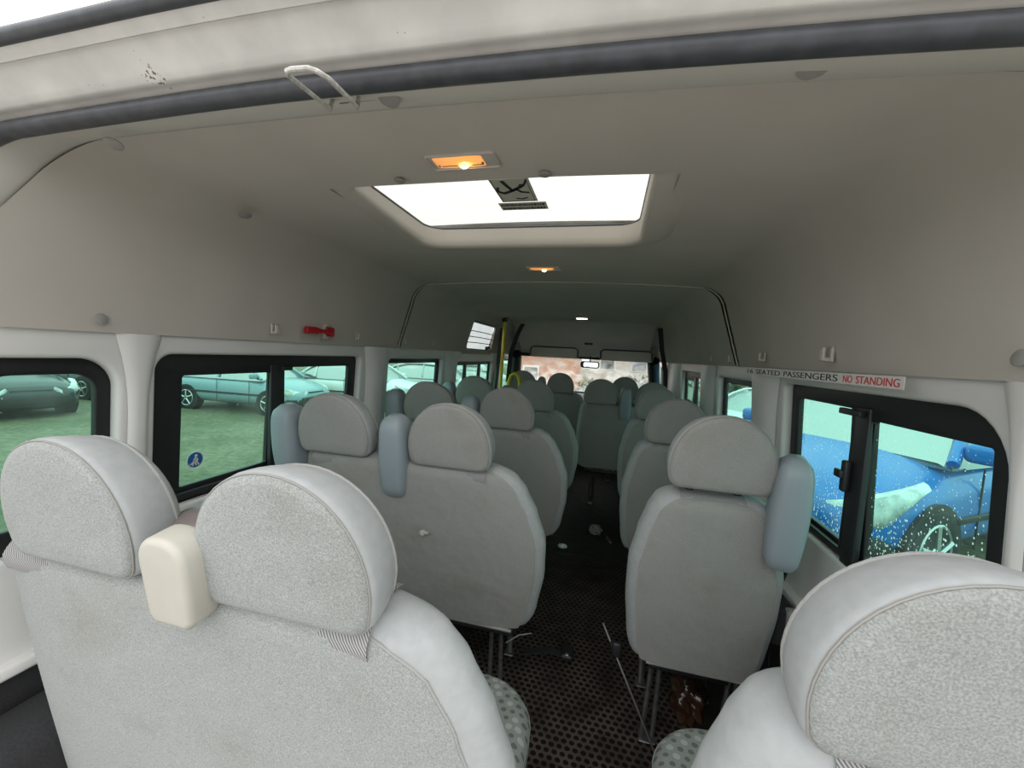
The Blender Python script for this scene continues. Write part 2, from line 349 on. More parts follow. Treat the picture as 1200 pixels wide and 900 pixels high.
# rooflight hole edges fall on section grid lines: dx = (xc-r)*k/12
xc_ = side_x(ZC) - 0.12; HX = xc_ * 7.0 / 12
HY0, HY1 = 0.862, 1.335
liner('ceiling', [0.60, 0.70, 0.80, HY0, 0.95, 1.03, 1.12, 1.22, HY1, 1.42, 1.5, 1.7, 1.9, 2.04], hole=(-HX, HX, HY0, HY1))
liner('ceiling', [2.045, 2.3, 2.6, 2.97], inset=0.020, zt=ZC - 0.006)
liner('ceiling', [2.98, 3.14, 3.3, 3.5, 3.7, 3.9, 4.05, 4.4, 4.74], inset=0.0, zt=ZC, skipleft=(3.14, 3.9, CZ + 0.02, CZ + 0.27))
# joint beads between the boards
for i, (y, zt, ins) in enumerate(((2.042, ZC - 0.003, 0.010), (2.975, ZC - 0.003, 0.008))):
    g = G(); g.tube([p for p in arch(zt, y, 0.12, inset=ins)], 0.0032, 6); struct(g.build('trim_%d' % (i + 1), M['liner'] if i == 0 else M['plug']))
g = G(); a_ = arch(ZC, 4.745, 0.12); g.add(a_, [tuple(range(len(a_)))]); struct(g.build('wall_front', M['liner'], smooth=False))
# cab lining sloping down to the windscreen header
g = G(); rows = []
for k in range(13):
    t = k / 12.0; y = 4.06 + 0.62 * t; zt = ZC - 0.005 - (ZC - 0.02) * (t ** 1.7)
    h = []
    for j in range(-16, 17):
        u = j / 16.0; hw = 0.74 - 0.01 * t
        h.append(Vector((u * hw, y + 0.02 * u * u, CZ + zt - 0.02 * abs(u) ** 6)))
    rows.append(h)
g.rings(rows, False, False, closed=False); struct(g.build('ceiling', M['liner'], sharp=80))
# rear strip of the lining between the opening and the first board
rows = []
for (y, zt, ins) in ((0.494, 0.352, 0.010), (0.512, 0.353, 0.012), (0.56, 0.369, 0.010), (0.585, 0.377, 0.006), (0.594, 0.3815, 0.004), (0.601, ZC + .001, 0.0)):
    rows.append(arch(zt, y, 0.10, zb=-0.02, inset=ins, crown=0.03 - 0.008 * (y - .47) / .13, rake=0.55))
g = G(); g.rings(rows, False, False, closed=False); struct(g.build('trim_3', M['linerlip_lit'], sharp=30))
# rear opening: rubber seal, painted header with its gutter, outer seal. swept along the opening, down to the floor
def opening(profile, name, m, sharp=35, closed=True, zb=-1.36):
    prof = profile; rings = []
    base = arch(0.345, 0.0, 0.10, zb=-0.05, crown=0.030)
    sec = [(p.x, p.z - CZ) for p in base]
    # add the straight jambs
    xl = sec[0][0]; sec = [(xl - 0.04, zb), (xl - 0.02, zb / 2)] + sec + [(-xl + 0.02, zb / 2), (-xl + 0.04, zb)]
    out = []
    for i, (x, z) in enumerate(sec):
        a = sec[max(0, i - 1)]; b = sec[min(len(sec) - 1, i + 1)]
        tx, tz = b[0] - a[0], b[1] - a[1]; L = math.hypot(tx, tz); nx, nz = -tz / L, tx / L      # outward normal
        if nz < 0 and abs(x) < 0.5: nx, nz = -nx, -nz
        if x < -0.5 and nx > 0: nx, nz = -nx, -nz
        if x > 0.5 and nx < 0: nx, nz = -nx, -nz
        out.append([Vector((x + nx * o, y - 0.55 * max(0.0, 0.345 - z) * (1 if z > -0.1 else 0) - (0.2 if z <= -0.1 else 0), z + nz * o + CZ)) for (y, o) in prof])
    g = G(); g.rings(out, closed=closed, cap0=closed, cap1=closed); return g.build(name, m, sharp=sharp)
def circ(y, o, ry, ro, n=14): return [(y + ry * math.cos(2 * PI * k / n), o + ro * math.sin(2 * PI * k / n)) for k in range(n)]
struct(opening(circ(0.487, 0.0065, 0.016, 0.0125), 'trim_4', M['rubber']))
struct(opening([(0.482, .014), (.474, .018), (.466, .019), (.460, .0175), (.455, .0195), (.448, .027), (.425, .049), (.420, .0515), (.417, .050), (.413, .053), (.405, .058), (.400, .062), (.404, .068), (.45, .085), (.52, .095), (.52, .075), (.50, .036)], 'trim_5', M['body'], sharp=50))
struct(opening(circ(0.401, 0.068, 0.011, 0.010, 12), 'trim_6', M['rubber']))
# outer roof skin above the lining
# open over the rooflight and beside the high door window
rows = []; ys = [0.50, 0.70, HY0, 1.03, HY1, 1.5, 2.0, 2.6, 3.14, 3.5, 3.9, 4.3]
for y in ys: rows.append(arch(ZC + 0.065, y, 0.16, zb=-0.02, inset=-0.05))
g = G(); v = [p for rw in rows for p in rw]; f = []; n = len(rows[0])
for i in range(len(rows) - 1):
    for k in range(n - 1):
        a, b, d = v[i * n + k], v[i * n + k + 1], v[(i + 1) * n + k]
        cx, cy, cz = (a.x + b.x) / 2, (a.y + d.y) / 2, (a.z + b.z) / 2
        if abs(cx) < HX + 0.02 and HY0 < cy < HY1: continue
        if cx < -0.6 and 3.14 < cy < 3.9 and CZ < cz < CZ + 0.27: continue
        f.append((i * n + k, i * n + k + 1, (i + 1) * n + k + 1, (i + 1) * n + k))
struct(g.add(v, f).build('roof', M['paint'], sharp=60))
# sloping roof over the cab
rows = []
for k in range(9):
    t = k / 8.0; y = 4.25 + 0.62 * t; zt = ZC + 0.062 - 0.36 * t ** 1.5
    rows.append([Vector((u / 8.0 * 0.88, y, CZ + zt - 0.04 * (u / 8.0) ** 4 - (0.12 * (1 - t) if abs(u) == 8 else 0))) for u in range(-8, 9)])
g = G(); g.rings(rows, False, False, closed=False); struct(g.build('roof', M['paint'], sharp=80))

# ------------------------------------------------------------------ side walls with window openings
def wallpos(side, y, z, w):
    """plane of the painted side wall. y along the bus, z height above floor, w outward"""
    x = 0.893 + 0.05 * (CZ - z)
    return Vector((side * (x + w), y, z))
ZB = 0.60
def win_loops(ws): return [rrect(*w) for w in ws]
LW = [(0.42, 0.84, 0.742, 1.298, (0.06, 0.06, 0.085, 0.085)), (0.805, 0.83, 1.745, 1.31, (0.06, 0.05, 0.035, 0.06)),
      (1.985, 0.83, 2.75, 1.30, 0.04), (3.02, 0.83, 4.06, 1.275, 0.05), (4.40, 0.80, 5.00, 1.30, 0.04)]
RW = [(0.40, 0.84, 0.732, 1.29, (0.06, 0.06, 0.10, 0.08)), (0.768, 0.83, 1.605, 1.312, (0.06, 0.05, 0.03, 0.115)),
      (1.90, 0.83, 2.47, 1.30, 0.04), (2.82, 0.83, 3.60, 1.30, 0.04), (4.30, 0.80, 5.00, 1.30, 0.05)]
for side, ws, nm in ((-1, LW, 'wall_left'), (1, RW, 'wall_right')):
    v, f = fill2d([[(0.30, ZB), (5.05, ZB), (5.05, 1.365), (0.36, 1.365)]] + win_loops(ws), 0.006, 0.012, 3)
    v = [wallpos(side, p.x, p.y, p.z + 0.030) for p in v]
    struct(obj(nm, v, f, M['paint'], sharp=50))
    g = G(); g.box((side * 0.955, 2.85, 0.30), (0.03, 5.1, 0.62), 0.005); struct(g.build('baseboard_' + nm[5:], M['charcoal']))
    g = G(); g.box((side * 0.936, 2.65, 0.605), (0.04, 4.7, 0.03), 0.008); struct(g.build('trim_%d' % (7 if side < 0 else 8), M['paint']))
# ribs: the wall bulges in between the windows, with a dimple and a screw cap at the rear ones
def pillar(side, y0, y1, name, z0=0.62, z1=1.35, bulge=0.022):
    g = G(); rows = []
    for k in range(15):
        z = z0 + (z1 - z0) * k / 14.0; row = []
        flare = 0.0 + 0.05 * max(0, (k - 10) / 4.0) ** 2
        for j in range(13):
            u = -1 + 2 * j / 12.0; y = (y0 + y1) / 2 + u * ((y1 - y0) / 2 + flare * 0.6)
            row.append(wallpos(side, y, z, 0.010 - bulge * (1 - abs(u) ** 3)))
        rows.append(row)
    g.rings(rows, False, False, closed=False); return struct(g.build(name, M['paint'], sharp=80))
pillar(-1, 0.75, 0.797, 'pillar', bulge=0.012); pillar(1, 0.738, 0.762, 'pillar', bulge=0.010)
pillar(-1, 1.78, 1.94, 'pillar', bulge=0.035); pillar(1, 1.64, 1.86, 'pillar', bulge=0.035)
pillar(-1, 2.79, 2.99, 'pillar', bulge=0.04); pillar(1, 2.52, 2.78, 'pillar', bulge=0.04)
pillar(-1, 4.10, 4.36, 'pillar', bulge=0.05); pillar(1, 3.66, 4.2, 'pillar', bulge=0.05)
def window(n_, side, w, panes, gm, divider=None, latch=None, bars=()):
    y0, z0, y1, z1, r = w
    loops = [rrect(y0 - 0.012, z0 - 0.012, y1 + 0.012, z1 + 0.012, [max(0.01, q) for q in (r if isinstance(r, tuple) else (r,) * 4)])]
    loops += [rrect(p[0], p[1], p[2], p[3], p[4] if len(p) > 4 else 0.01) for p in panes]
    v, f = fill2d(loops, 0.006, 0.003, 1); v = [wallpos(side, p.x, p.y, 0.052 + p.z) for p in v]
    fr = struct(obj('window_%d' % n_, v, f, M['black'], sharp=50))
    for i, p in enumerate(panes):
        v, f = fill2d([rrect(p[0] - .005, p[1] - .005, p[2] + .005, p[3] + .005, .01)], 0.0018, 0); v = [wallpos(side, q.x, q.y, 0.054 + (0.004 if i else 0) + q.z) for q in v]
        obj('glass', v, f, gm, fr, smooth=False)
    if divider:
        g = G()
        for (a, b, zz0, zz1, w0) in divider: 
            c = wallpos(side, (a + b) / 2, (zz0 + zz1) / 2, w0); g.box(c, (0.016, b - a, zz1 - zz0), 0.003)
        g.build('divider', M['blackplastic'], fr)
    if latch:
        y, z = latch; g = G(); c = wallpos(side, y, z, 0.02)
        g.box(c, (0.018, 0.022, 0.085), 0.006); g.box(c - Vector((side * 0.012, -0.006, -0.005)), (0.014, 0.03, 0.022), 0.004); g.build('latch', M['blackplastic'], fr)
    return fr
window(1, -1, LW[0], [(0.500, 0.90, 0.705, 1.250, (0.04, 0.03, 0.045, 0.06))], M['glassL'])
window(2, -1, LW[1], [(0.905, 0.885, 1.225, 1.236), (1.285, 0.885, 1.685, 1.254)], M['glassL'], divider=[(1.222, 1.288, 0.84, 1.262, 0.038), (1.262, 1.31, 1.240, 1.254, 0.030), (0.85, 1.70, 0.850, 0.872, 0.036)])
window(3, -1, LW[2], [(2.02, 0.87, 2.71, 1.262)], M['glassL'])
window(4, -1, LW[3], [(3.06, 0.87, 3.30, 1.235), (3.34, 0.87, 3.70, 1.235), (3.74, 0.87, 4.03, 1.235)], M['glassL'], divider=[(3.30, 3.34, 0.86, 1.24, 0.04), (3.70, 3.74, 0.86, 1.24, 0.04)])
window(5, -1, LW[4], [(4.44, 0.84, 4.96, 1.27)], M['glassL'])
window(6, 1, RW[0], [(0.46, 0.90, 0.665, 1.240, 0.05)], M['glassR'])
window(7, 1, RW[1], [(0.838, 0.875, 1.163, 1.236), (1.243, 0.875, 1.553, 1.257)], M['glassR'], divider=[(1.160, 1.215, 0.84, 1.262, 0.036), (1.222, 1.246, 0.85, 1.262, 0.046), (1.17, 1.262, 1.238, 1.254, 0.028), (0.83, 1.58, 0.846, 0.866, 0.034)], latch=(1.212, 1.075))
window(8, 1, RW[2], [(1.93, 0.87, 2.43, 1.262)], M['glassR'])
window(9, 1, RW[3], [(2.86, 0.87, 3.18, 1.25), (3.24, 0.87, 3.57, 1.22)], M['glassR'], divider=[(3.18, 3.24, 0.86, 1.25, 0.04)])
window(10, 1, RW[4], [(4.34, 0.84, 4.96, 1.27)], M['glassR'])
# screw caps on the rear pillars
# floor
g = G(); g.box((0, 2.75, -0.02), (1.92, 5.2, 0.04)); struct(g.build('floor', M['darkfloor']))
g = G(); g.box((0.22, 1.50, 0.004), (0.95, 2.28, 0.008), 0.002)
tag(g.build('floor_mat', M['mat']), 'brown-black perforated rubber mat along the aisle floor', 'floor mat')
# front: scuttle, windscreen, dash
def wsp(u, t, off=0.0):  # windscreen surface u -1..1, t 0 bottom..1 top
    return Vector((u * (0.84 - 0.10 * t), 5.20 - 0.50 * t - 0.10 * u * u + off, 0.90 + 0.46 * t))
rows = [[wsp(-1 + 2 * j / 20.0, k / 8.0) for j in range(21)] for k in range(9)] ; 
g = G(); g.rings(rows, False, False, closed=False); r2 = [[p + Vector((0, 0.005, 0)) for p in rw] for rw in rows]; g.rings(r2, False, False, closed=False)
ws = g.build('window_11', M['glassW'], sharp=80); struct(ws)
g = G()
g.tube([wsp(-1 + 2 * j / 20.0, 0) for j in range(21)], 0.02, 8); g.tube([wsp(-1 + 2 * j / 20.0, 1.0) for j in range(21)], 0.02, 8)
g.tube([wsp(-1.05, k / 8.0) for k in range(9)], 0.065, 10); g.tube([wsp(1.05, k / 8.0) for k in range(9)], 0.065, 10)
g.build('window_frame', M['black'], ws)
rows = []
for k in range(11):
    a = PI * 0.62 * k / 10.0; rows.append([Vector((u / 8.0 * 0.88, 5.12 - 0.30 * math.sin(a) - 0.02 * (u / 8.0) ** 2, 0.70 + 0.20 * math.cos(a))) for u in range(-8, 9)])
rows.append([Vector((u / 8.0 * 0.88, 4.95, 0.1)) for u in range(-8, 9)])
g = G(); g.rings(rows, False, False, closed=False); g.box((0, 5.24, 0.45), (1.84, 0.05, 0.92), 0.01)
tag(g.build('dashboard', M['blackplastic'], sharp=50), 'dark dashboard under the windscreen at the far end', 'dashboard')

# ------------------------------------------------------------------ rooflight
def sm(t): t = max(0, min(1, t)); return t * t * (3 - 2 * t)
rf = empty('roof_light', (0, 1.1, CZ + ZC)); tag(rf, 'milky glass rooflight hatch in the ceiling, with a soft moulded surround', 'roof light')
def rloop(o, z, k=0.024):
    lp = rrect(-0.352 - o, 0.868 - min(o, 0.004), 0.358 + o, 1.305 + o, [max(0.012, min(.05, .02 + o)), max(0.012, min(.05, .02 + o)), 0.06 + max(0, o), 0.06 + max(0, o)], 7)
    return [Vector((x, y, CZ + z - (k * sm((y - 0.868) / 0.16) if k else 0) )) - rf.location for (x, y) in lp]
g = G()
prof = [(0.105, ZC + .001, 0.0), (0.085, ZC - .001, 0.008), (0.055, ZC - .001, 0.018), (0.025, ZC - .001, 0.024), (0.008, ZC - .001, 0.023), (0.0, ZC + .002, 0.018), (-0.002, ZC + .012, 0.010), (-0.004, ZC + .040, 0.0)]
g.rings([rloop(o, z, k) for (o, z, k) in prof], False, False); g.build('surround', M['liner'], rf, sharp=80)
g = G(); a = rloop(0.006, ZC + .040, 0); b = rloop(0.006, ZC + .046, 0); g.rings([a, b]); pane = g.build('pane', M['skyglass'], rf, smooth=False)
g = G(); g.tube(rloop(-0.002, ZC + .038, 0), 0.004, 6, closed=True); g.build('seal', M['rubber'], rf)
def quad_on_ceiling(x0, x1, y0, y1, z, name, m, parent, th=0.0012):
    g = G(); g.box(((x0 + x1) / 2, (y0 + y1) / 2, z), (x1 - x0, y1 - y0, th)); 
    if parent: g.map(lambda p: p - parent.location)
    return g.build(name, m, parent, smooth=False)
zs = CZ + ZC + 0.038
st = empty('rooflight_sticker', (0.02, 0.98, zs)); tag(st, 'grey pictogram sticker with a climbing figure on the rooflight pane', 'sticker')
quad_on_ceiling(-0.026, 0.074, 0.93, 1.090, zs, 'backing', M['stickergrey'], st)
g = G(); z2 = zs - 0.0015
for (pts, r) in (([(-0.005, 1.0), (0.02, 0.985), (0.045, 0.965)], .0055), ([(0.02, .985), (0.012, 0.955), (0.006, .93)], .005), ([(0.03, 0.975), (0.042, .995), (0.06, 1.0)], .004), ([(-0.005, 1.0), (-0.02, .985), (-.014, .965)], .004), ([(0.045, .965), (0.058, .95), (0.066, .93)], .003), ([(0.02, 1.035), (0.035, 1.04), (0.05, 1.032)], .0025)):
    for i in range(len(pts) - 1):
        a, b = Vector((*pts[i], 0)), Vector((*pts[i + 1], 0)); d = (b - a); L = d.length; ang = math.atan2(d.y, d.x)
        g.box(((a.x + b.x) / 2, (a.y + b.y) / 2, z2), (L + r, r * 2, 0.001), rot=Matrix.Rotation(ang, 3, 'Z'))
g.disc((0.050, 0.957, z2 + .0005), (0, 0, -1), 0.008, .001, 14); g.map(lambda p: p + Vector((0, .030, 0)) - st.location); g.build('pictogram', M['ink'], st, smooth=False)
g = G()
for (x0, y0, x1, y1) in ((-.022, .912, .067, .912), (-.022, 1.054, .067, 1.054), (-.022, .912, -.022, 1.054), (.067, .912, .067, 1.054)):
    g.box(((x0 + x1) / 2, (y0 + y1) / 2, z2), (max(.0015, x1 - x0), max(.0015, y1 - y0), 0.001))
g.map(lambda p: p + Vector((0, .030, 0)) - st.location); g.build('border_line', M['ink'], st, smooth=False)
st2 = empty('rooflight_notice', (0.02, 1.10, zs)); tag(st2, 'narrow dark notice strip with two lines of tiny print below the rooflight pictogram', 'sticker')
quad_on_ceiling(-0.042, 0.094, 1.098, 1.150, zs, 'backing', M['stickergrey'], st2)
g = G()
for ln, y in enumerate((1.111, 1.136)):
    x = -0.036
    while x < 0.085: w = random.uniform(.003, .009); g.box((x + w / 2, y, z2), (w, .012, .001)); x += w + .0025
g.map(lambda p: p - st2.location); g.build('print', M['ink'], st2, smooth=False)

# ------------------------------------------------------------------ ceiling lamps
def lamp_mats():
    m, t, p = base_mat('amber_lit_lens'); p.inputs['Base Color'].default_value = (0.9, 0.45, 0.15, 1); p.inputs['Roughness'].default_value = 0.25
    tcn = t.new('ShaderNodeTexCoord'); ln = t.new('ShaderNodeVectorMath', operation='DISTANCE'); ln.inputs[1].default_value = (0.006, 0.003, 0)
    mp = t.new('ShaderNodeMapping'); mp.inputs['Scale'].default_value = (0.75, 1.4, 0); t.link(tcn.outputs['Object'], mp.inputs[0]); t.link(mp.outputs[0], ln.inputs[0])
    r = t.new('ShaderNodeValToRGB'); e = r.color_ramp.elements
    e[0].position = 0.0; e[0].color = (1.0, 0.80, 0.22, 1); e[1].position = 0.9; e[1].color = (0.62, 0.24, 0.07, 1)
    x = e.new(0.14); x.color = (1.0, 0.70, 0.12, 1); x = e.new(0.30); x.color = (0.85, 0.34, 0.08, 1)
    mr = t.new('ShaderNodeMapRange'); mr.inputs['From Max'].default_value = 0.055; t.link(ln.outputs['Value'], mr.inputs[0]); t.link(mr.outputs[0], r.inputs[0])
    t.link(r.outputs[0], p.inputs['Emission Color']); p.inputs['Emission Strength'].default_value = 1.0
    b = mat('lamp_bulb_glow', (1, .9, .6), emis=(1.0, 0.72, 0.30), estr=14)
    b2 = mat('far_lamp_glow', (1, .95, .8), emis=(1.0, 0.86, 0.62), estr=9)
    return m, b, b2
M['lens'], M['bulb'], M['bulb2'] = lamp_mats()
M['lampframe'] = mat('clear_lamp_rim', (0.55, 0.50, 0.46), 0.3)
def ceiling_lamp(x, y, label, w=0.145, d=0.056, z=None):
    z = CZ + ZC - 0.0015 if z is None else z
    t = empty('ceiling_lamp', (x, y, z)); tag(t, label, 'lamp', 'courtesy lamps along the ceiling')
    v, f = fill2d([rrect(-w / 2, -d / 2, w / 2, d / 2, 0.006), rrect(-w / 2 + .0014, -d / 2 + .0014, w / 2 - .0014, d / 2 - .0014, 0.005)], 0.002, 0.001, 1)
    obj('frame', [Vector((p.x, p.y, p.z - .001)) for p in v], f, M['lampframe'], t)
    g = G(); g.box((0, 0, 0.0), (w - .003, d - .003, 0.003), 0.001); g.build('base_plate', M['lampframe'], t)
    g = G(); rows = []
    for k in range(7):
        a = PI * k / 6; rows.append([Vector((-0.008 + u * 0.052, -math.cos(a) * 0.021, -0.001 - 0.006 * math.sin(a) * (1 - u ** 6 * .8))) for u in [q / 8.0 for q in range(-8, 9)]])
    g.rings(rows, False, False, closed=False); g.build('lens', M['lens'], t)
    g = G(); g.tube([(-0.006, .003, -.009), (0.0, .003, -.0115), (.006, .003, -.0115), (.012, .003, -.009)], [.0016, .0026, .0026, .0016], 8); g.build('bulb', M['bulb'], t)
    g = G(); g.box((-0.028, 0.002, -.0078), (0.034, 0.0018, .001)); g.build('contact_strip', M['brown'], t); g = G(); g.box((0.030, 0.004, -.0072), (0.022, .0018, .001)); g.box((-.052, 0.004, -.005), (.003, .006, .003)); g.box((.041, .004, -.005), (.004, .006, .003)); g.build('contact_clip', M['brown'], t)
    return t
ceiling_lamp(-0.022, 0.772, 'lit amber courtesy lamp on the ceiling behind the rooflight, nearest the rear opening')
ceiling_lamp(-0.012, 1.735, 'lit amber courtesy lamp on the ceiling just beyond the rooflight')
t = empty('ceiling_lamp', (0.02, 3.86, CZ + ZC - .002)); tag(t, 'small white lit lamp on the ceiling above the cab seats, farthest from the rear opening', 'lamp', 'courtesy lamps along the ceiling')
g = G(); g.box((0, 0, 0), (.15, .06, .006), .002); g.build('frame', M['plug'], t); g = G(); g.box((0, 0, -.006), (.10, .03, .008), .003); g.build('lens', M['bulb2'], t)

# ------------------------------------------------------------------ round plugs on the lining
def plug(p, nrm, r, label):
    g = G(); g.disc((0, 0, 0), nrm, r, 0.003); o = g.build('trim_plug', M['plug']); o.location = p; return tag(o, label, 'plug', 'round trim plugs of the headlining')
plug(W(0.352, 0.922, ZC - .002), (0, 0, -1), 0.017, 'grey round plug on the ceiling to the right of the rooflight')
plug(W(-1.000, 0.905, ZC - .042), (0.35, 0, -1), 0.016, 'grey round plug on the ceiling left of the rear lamp')
plug(W(-0.487, 0.832, ZC - .005), (0, 0, -1), 0.012, 'grey round plug at the near left corner of the rooflight')
plug(W(-0.155, 0.838, ZC - .006), (0, 0, -1), 0.013, 'grey round plug right of the rear lamp at the rooflight edge')
plug(W(0.356, 1.72, ZC - .012), (0, 0, -1), 0.014, 'grey round plug on the ceiling at right, beyond the rooflight')
plug(W(-0.335, 0.535, 0.3615), (0, -.3, -1), 0.016, 'grey round plug beside the wire hook above the rear opening')
plug(W(0.205, 0.535, 0.3475), (0, -.3, -1), 0.019, 'grey round plug above the rear opening at upper right')
plug(W(-0.880, 0.535, 0.335), (0.2, -.3, -1), 0.014, 'grey round plug above the rear opening at far upper left')
def liner_pt(side, y, dz): return Vector((side * (side_x(dz) - 0.001), y, CZ + dz))
plug(liner_pt(-1, 0.679, .030), (1, 0, .15), 0.013, 'grey round plug on the left lining above the rear quarter window')
plug(liner_pt(1, 0.738, .035), (-1, 0, .15), 0.013, 'grey round plug on the right lining at the edge of the view')
# coat hooks on the lining
hk = empty('coat_hook'); HOOKS = [(-1, 1.164, .044, 'beige coat hook on the left lining, nearest of the left ones', 1.0), (-1, 1.641, .045, 'beige coat hook on the left lining beyond the red hammer', .85), (-1, 2.09, .038, 'small beige coat hook on the left lining just past the first board joint', .9), (-1, 2.46, .046, 'small beige coat hook on the left lining above the third window', .9),
    (1, 1.232, .046, 'beige coat hook on the right lining above the rear sliding window', 1.15), (1, 1.70, .042, 'beige coat hook on the right lining above the white pillar', 1.0), (1, 2.10, .036, 'small beige coat hook on the right lining just past the board joint', .95), (1, 2.45, .04, 'faint beige coat hook on the right lining over the second window', .9), (1, 3.62, .046, 'smallest beige coat hook, far along the right lining by the cab', .8)]
g = G(); g.box((0.004, 0, 0.0), (0.008, 0.020, 0.036), 0.003); g.build('base_plate', M['hook'], hk)
g = G(); g.box((0.012, 0, -.012), (0.020, 0.018, 0.010), 0.003); g.box((0.021, 0, 0.0), (0.007, 0.018, 0.032), 0.003); g.build('prong', M['hook'], hk)
for i, (sd, y, dz, lab, sc) in enumerate(HOOKS):
    o = hk if i == 0 else dup_tree(hk)
    o.location = liner_pt(sd, y, dz); o.rotation_euler = (0, 0, 0 if sd < 0 else PI); o.scale = (sc,) * 3; tag(o, lab, 'hook', 'coat hooks along the lining')
# red hammer
hm = empty('emergency_hammer', liner_pt(-1, 1.375, 0.052)); tag(hm, 'red emergency window hammer clipped to the left lining above the sliding window', 'hammer')
outl = [(-.075, -.013), (-.071, -.018), (-.03, -.019), (-.012, -.012), (.006, -.008), (.03, -.010), (.045, -.018), (.050, -.026), (.070, -.027), (.073, -.022), (.073, .022), (.070, .027), (.050, .026), (.045, .018), (.03, .010), (.006, .008), (-.012, .012), (-.03, .019), (-.071, .018), (-.075, .013)]
v, f = fill2d([outl], 0.006, 0.004, 2); obj('handle', [Vector((0.022 + p.z, p.x, p.y * .62)) for p in v], f, M['red'], hm)
g = G(); g.tube([(0.022, .061, -.020), (.022, .061, -.027)], [.004, .001], 8); g.build('steel_tip', M['steel'], hm); g = G(); g.tube([(0.022, .061, .020), (.022, .061, .027)], [.004, .001], 8); g.build('steel_tip', M['steel'], hm)
g = G(); g.box((0.008, .045, 0), (0.014, .016, .062), .003); g.box((0.014, .045, .026), (.026, .016, .005), .002); g.box((0.014, .045, -.026), (.026, .016, .005), .002); g.build('clip', M['hook'], hm)
# wire hook at the rear opening
wh = empty('wire_hook', W(-.40, .53, .362)); tag(wh, 'bent white wire hook hanging from a rusty plate above the rear opening', 'hook')
def q(*p): return W(*p) - wh.location
pts = [(-.425, .53, .368), (-.409, .503, .331), (-.406, .498, .329), (-.3835, .405, .312), (-.381, .398, .312), (-.376, .396, .313), (-.352, .396, .314), (-.345, .400, .312), (-.340, .410, .311), (-.364, .498, .329), (-.3655, .503, .331), (-.380, .53, .370)]
pts = [(-.425, .53, .368), (-.408, .503, .331), (-.403, .493, .329), (-.383, .402, .3085), (-.379, .396, .3085), (-.372, .395, .309), (-.350, .396, .3085), (-.342, .400, .307), (-.337, .412, .307), (-.350, .47, .3195), (-.362, .500, .329), (-.366, .506, .332), (-.381, .53, .370)]
g = G(); g.tube([q(*p) for p in pts], 0.0031, 8); g.build('wire', M['wire'], wh)
g = G(); g.box(q(-.385, .532, .367), (0.075, 0.022, 0.006), 0.002); g.build('plate', M['brown'], wh)

# ------------------------------------------------------------------ stickers
lab = empty('notice_strip', (0.861, 1.4, CZ - .015)); tag(lab, 'white notice strip reading SEATED PASSENGERS NO STANDING above the right sliding window', 'sign')
g = G(); g.box((0, 0, 0), (0.002, 0.93, 0.026)); g.build('strip', M['paint'], lab, smooth=False)
for txt, y0, y1, mk in (('16', 1.825, 1.765, 'ink'), ('SEATED', 1.73, 1.51, 'ink'), ('PASSENGERS', 1.48, 1.165, 'ink'), ('NO', 1.140, 1.103, 'redink'), ('STANDING', 1.088, 0.945, 'redink')):
    v, f, xm, x0 = text_mesh(txt, 0.025, None, '', None, None)
    kx = (y0 - y1) / (xm - x0)
    vv = [Vector((-0.0015 - p.z, y0 - (p.x - x0) * kx - 1.4, p.y * 1.0 - 0.009)) for p in v]
    obj('lettering', vv, f, M[mk], lab, smooth=False)
# seat belt sticker on the left sliding window
c = wallpos(-1, 0.95, CZ - .385, 0.040); sb = empty('seat_belt_sticker', c); tag(sb, 'round blue wear-seat-belt sticker low on the left sliding window', 'sticker')
g = G(); g.disc((0, 0, 0), (1, 0, 0), 0.0255, .001, 32); g.build('rim', M['white'], sb, smooth=False)
g = G(); g.disc((0.0008, 0, 0), (1, 0, 0), 0.0235, .001, 32); g.build('disc', M['bluesign'], sb, smooth=False)
g = G(); g.disc((.0022, 0.002, .013), (1, 0, 0), .0042, .0006, 14)
v, f = fill2d([[(-.009, -.006), (.007, -.006), (.008, .002), (.004, .008), (0, .009), (-.004, .006)]], .0004); g.add([Vector((.0024 + p.z, p.x, p.y)) for p in v], f)
for a, b in (((-.006, -.008), (.006, -.009)), ((.006, -.009), (.010, -.016)), ((-.006, -.008), (-.009, -.016)), ((-.009, -.008), (-.015, -.012)), ((0.0, -.009), (.002, -.016))):
    A, B = Vector((.0026, *a)), Vector((.0026, *b)); d = B - A; g.box((A + B) / 2, (.0008, d.length + .003, .0034), rot=Matrix.Rotation(math.atan2(d.z, d.y), 3, 'X'))
g.build('seated_figure', M['white'], sb, smooth=False)
g = G(); g.box((.0032, -.0005, .001), (.0006, .017, .0018), rot=Matrix.Rotation(.85, 3, 'X')); g.build('belt_line', M['bluesign'], sb, smooth=False)

# ------------------------------------------------------------------ cab fittings
for (x0, x1, z0, z1, lab_) in ((-0.885, -0.325, 0.0, 0.105, 'left folded grey sun visor above the windscreen'), (-0.090, 0.470, 0.0, 0.105, 'right folded grey sun visor above the windscreen')):
    t = empty('sun_visor', W((x0 + x1) / 2, 4.50, 0.05)); tag(t, lab_, 'sun visor', 'sun visors above the windscreen')
    v, f = fill2d([rrect(x0 - (x0 + x1) / 2, -.055, x1 - (x0 + x1) / 2, .055, .03)], .008, .006, 2)
    o = obj('panel', [Vector((p.x, p.z + .03 * p.y * 3, p.y)) for p in v], f, M['liner'], t)
    g = G(); g.tube([(x0 - (x0 + x1) / 2 + .01, -.022, -.045), (x0 - (x0 + x1) / 2 + .01, -.016, .035), (x0 - (x0 + x1) / 2 + .04, -.010, .058), (x1 - (x0 + x1) / 2 - .04, -.010, .058), (x1 - (x0 + x1) / 2 - .01, -.016, .035), (x1 - (x0 + x1) / 2 - .01, -.022, -.045)], .008, 8); g.build('edge_binding', M['blackplastic'], t)
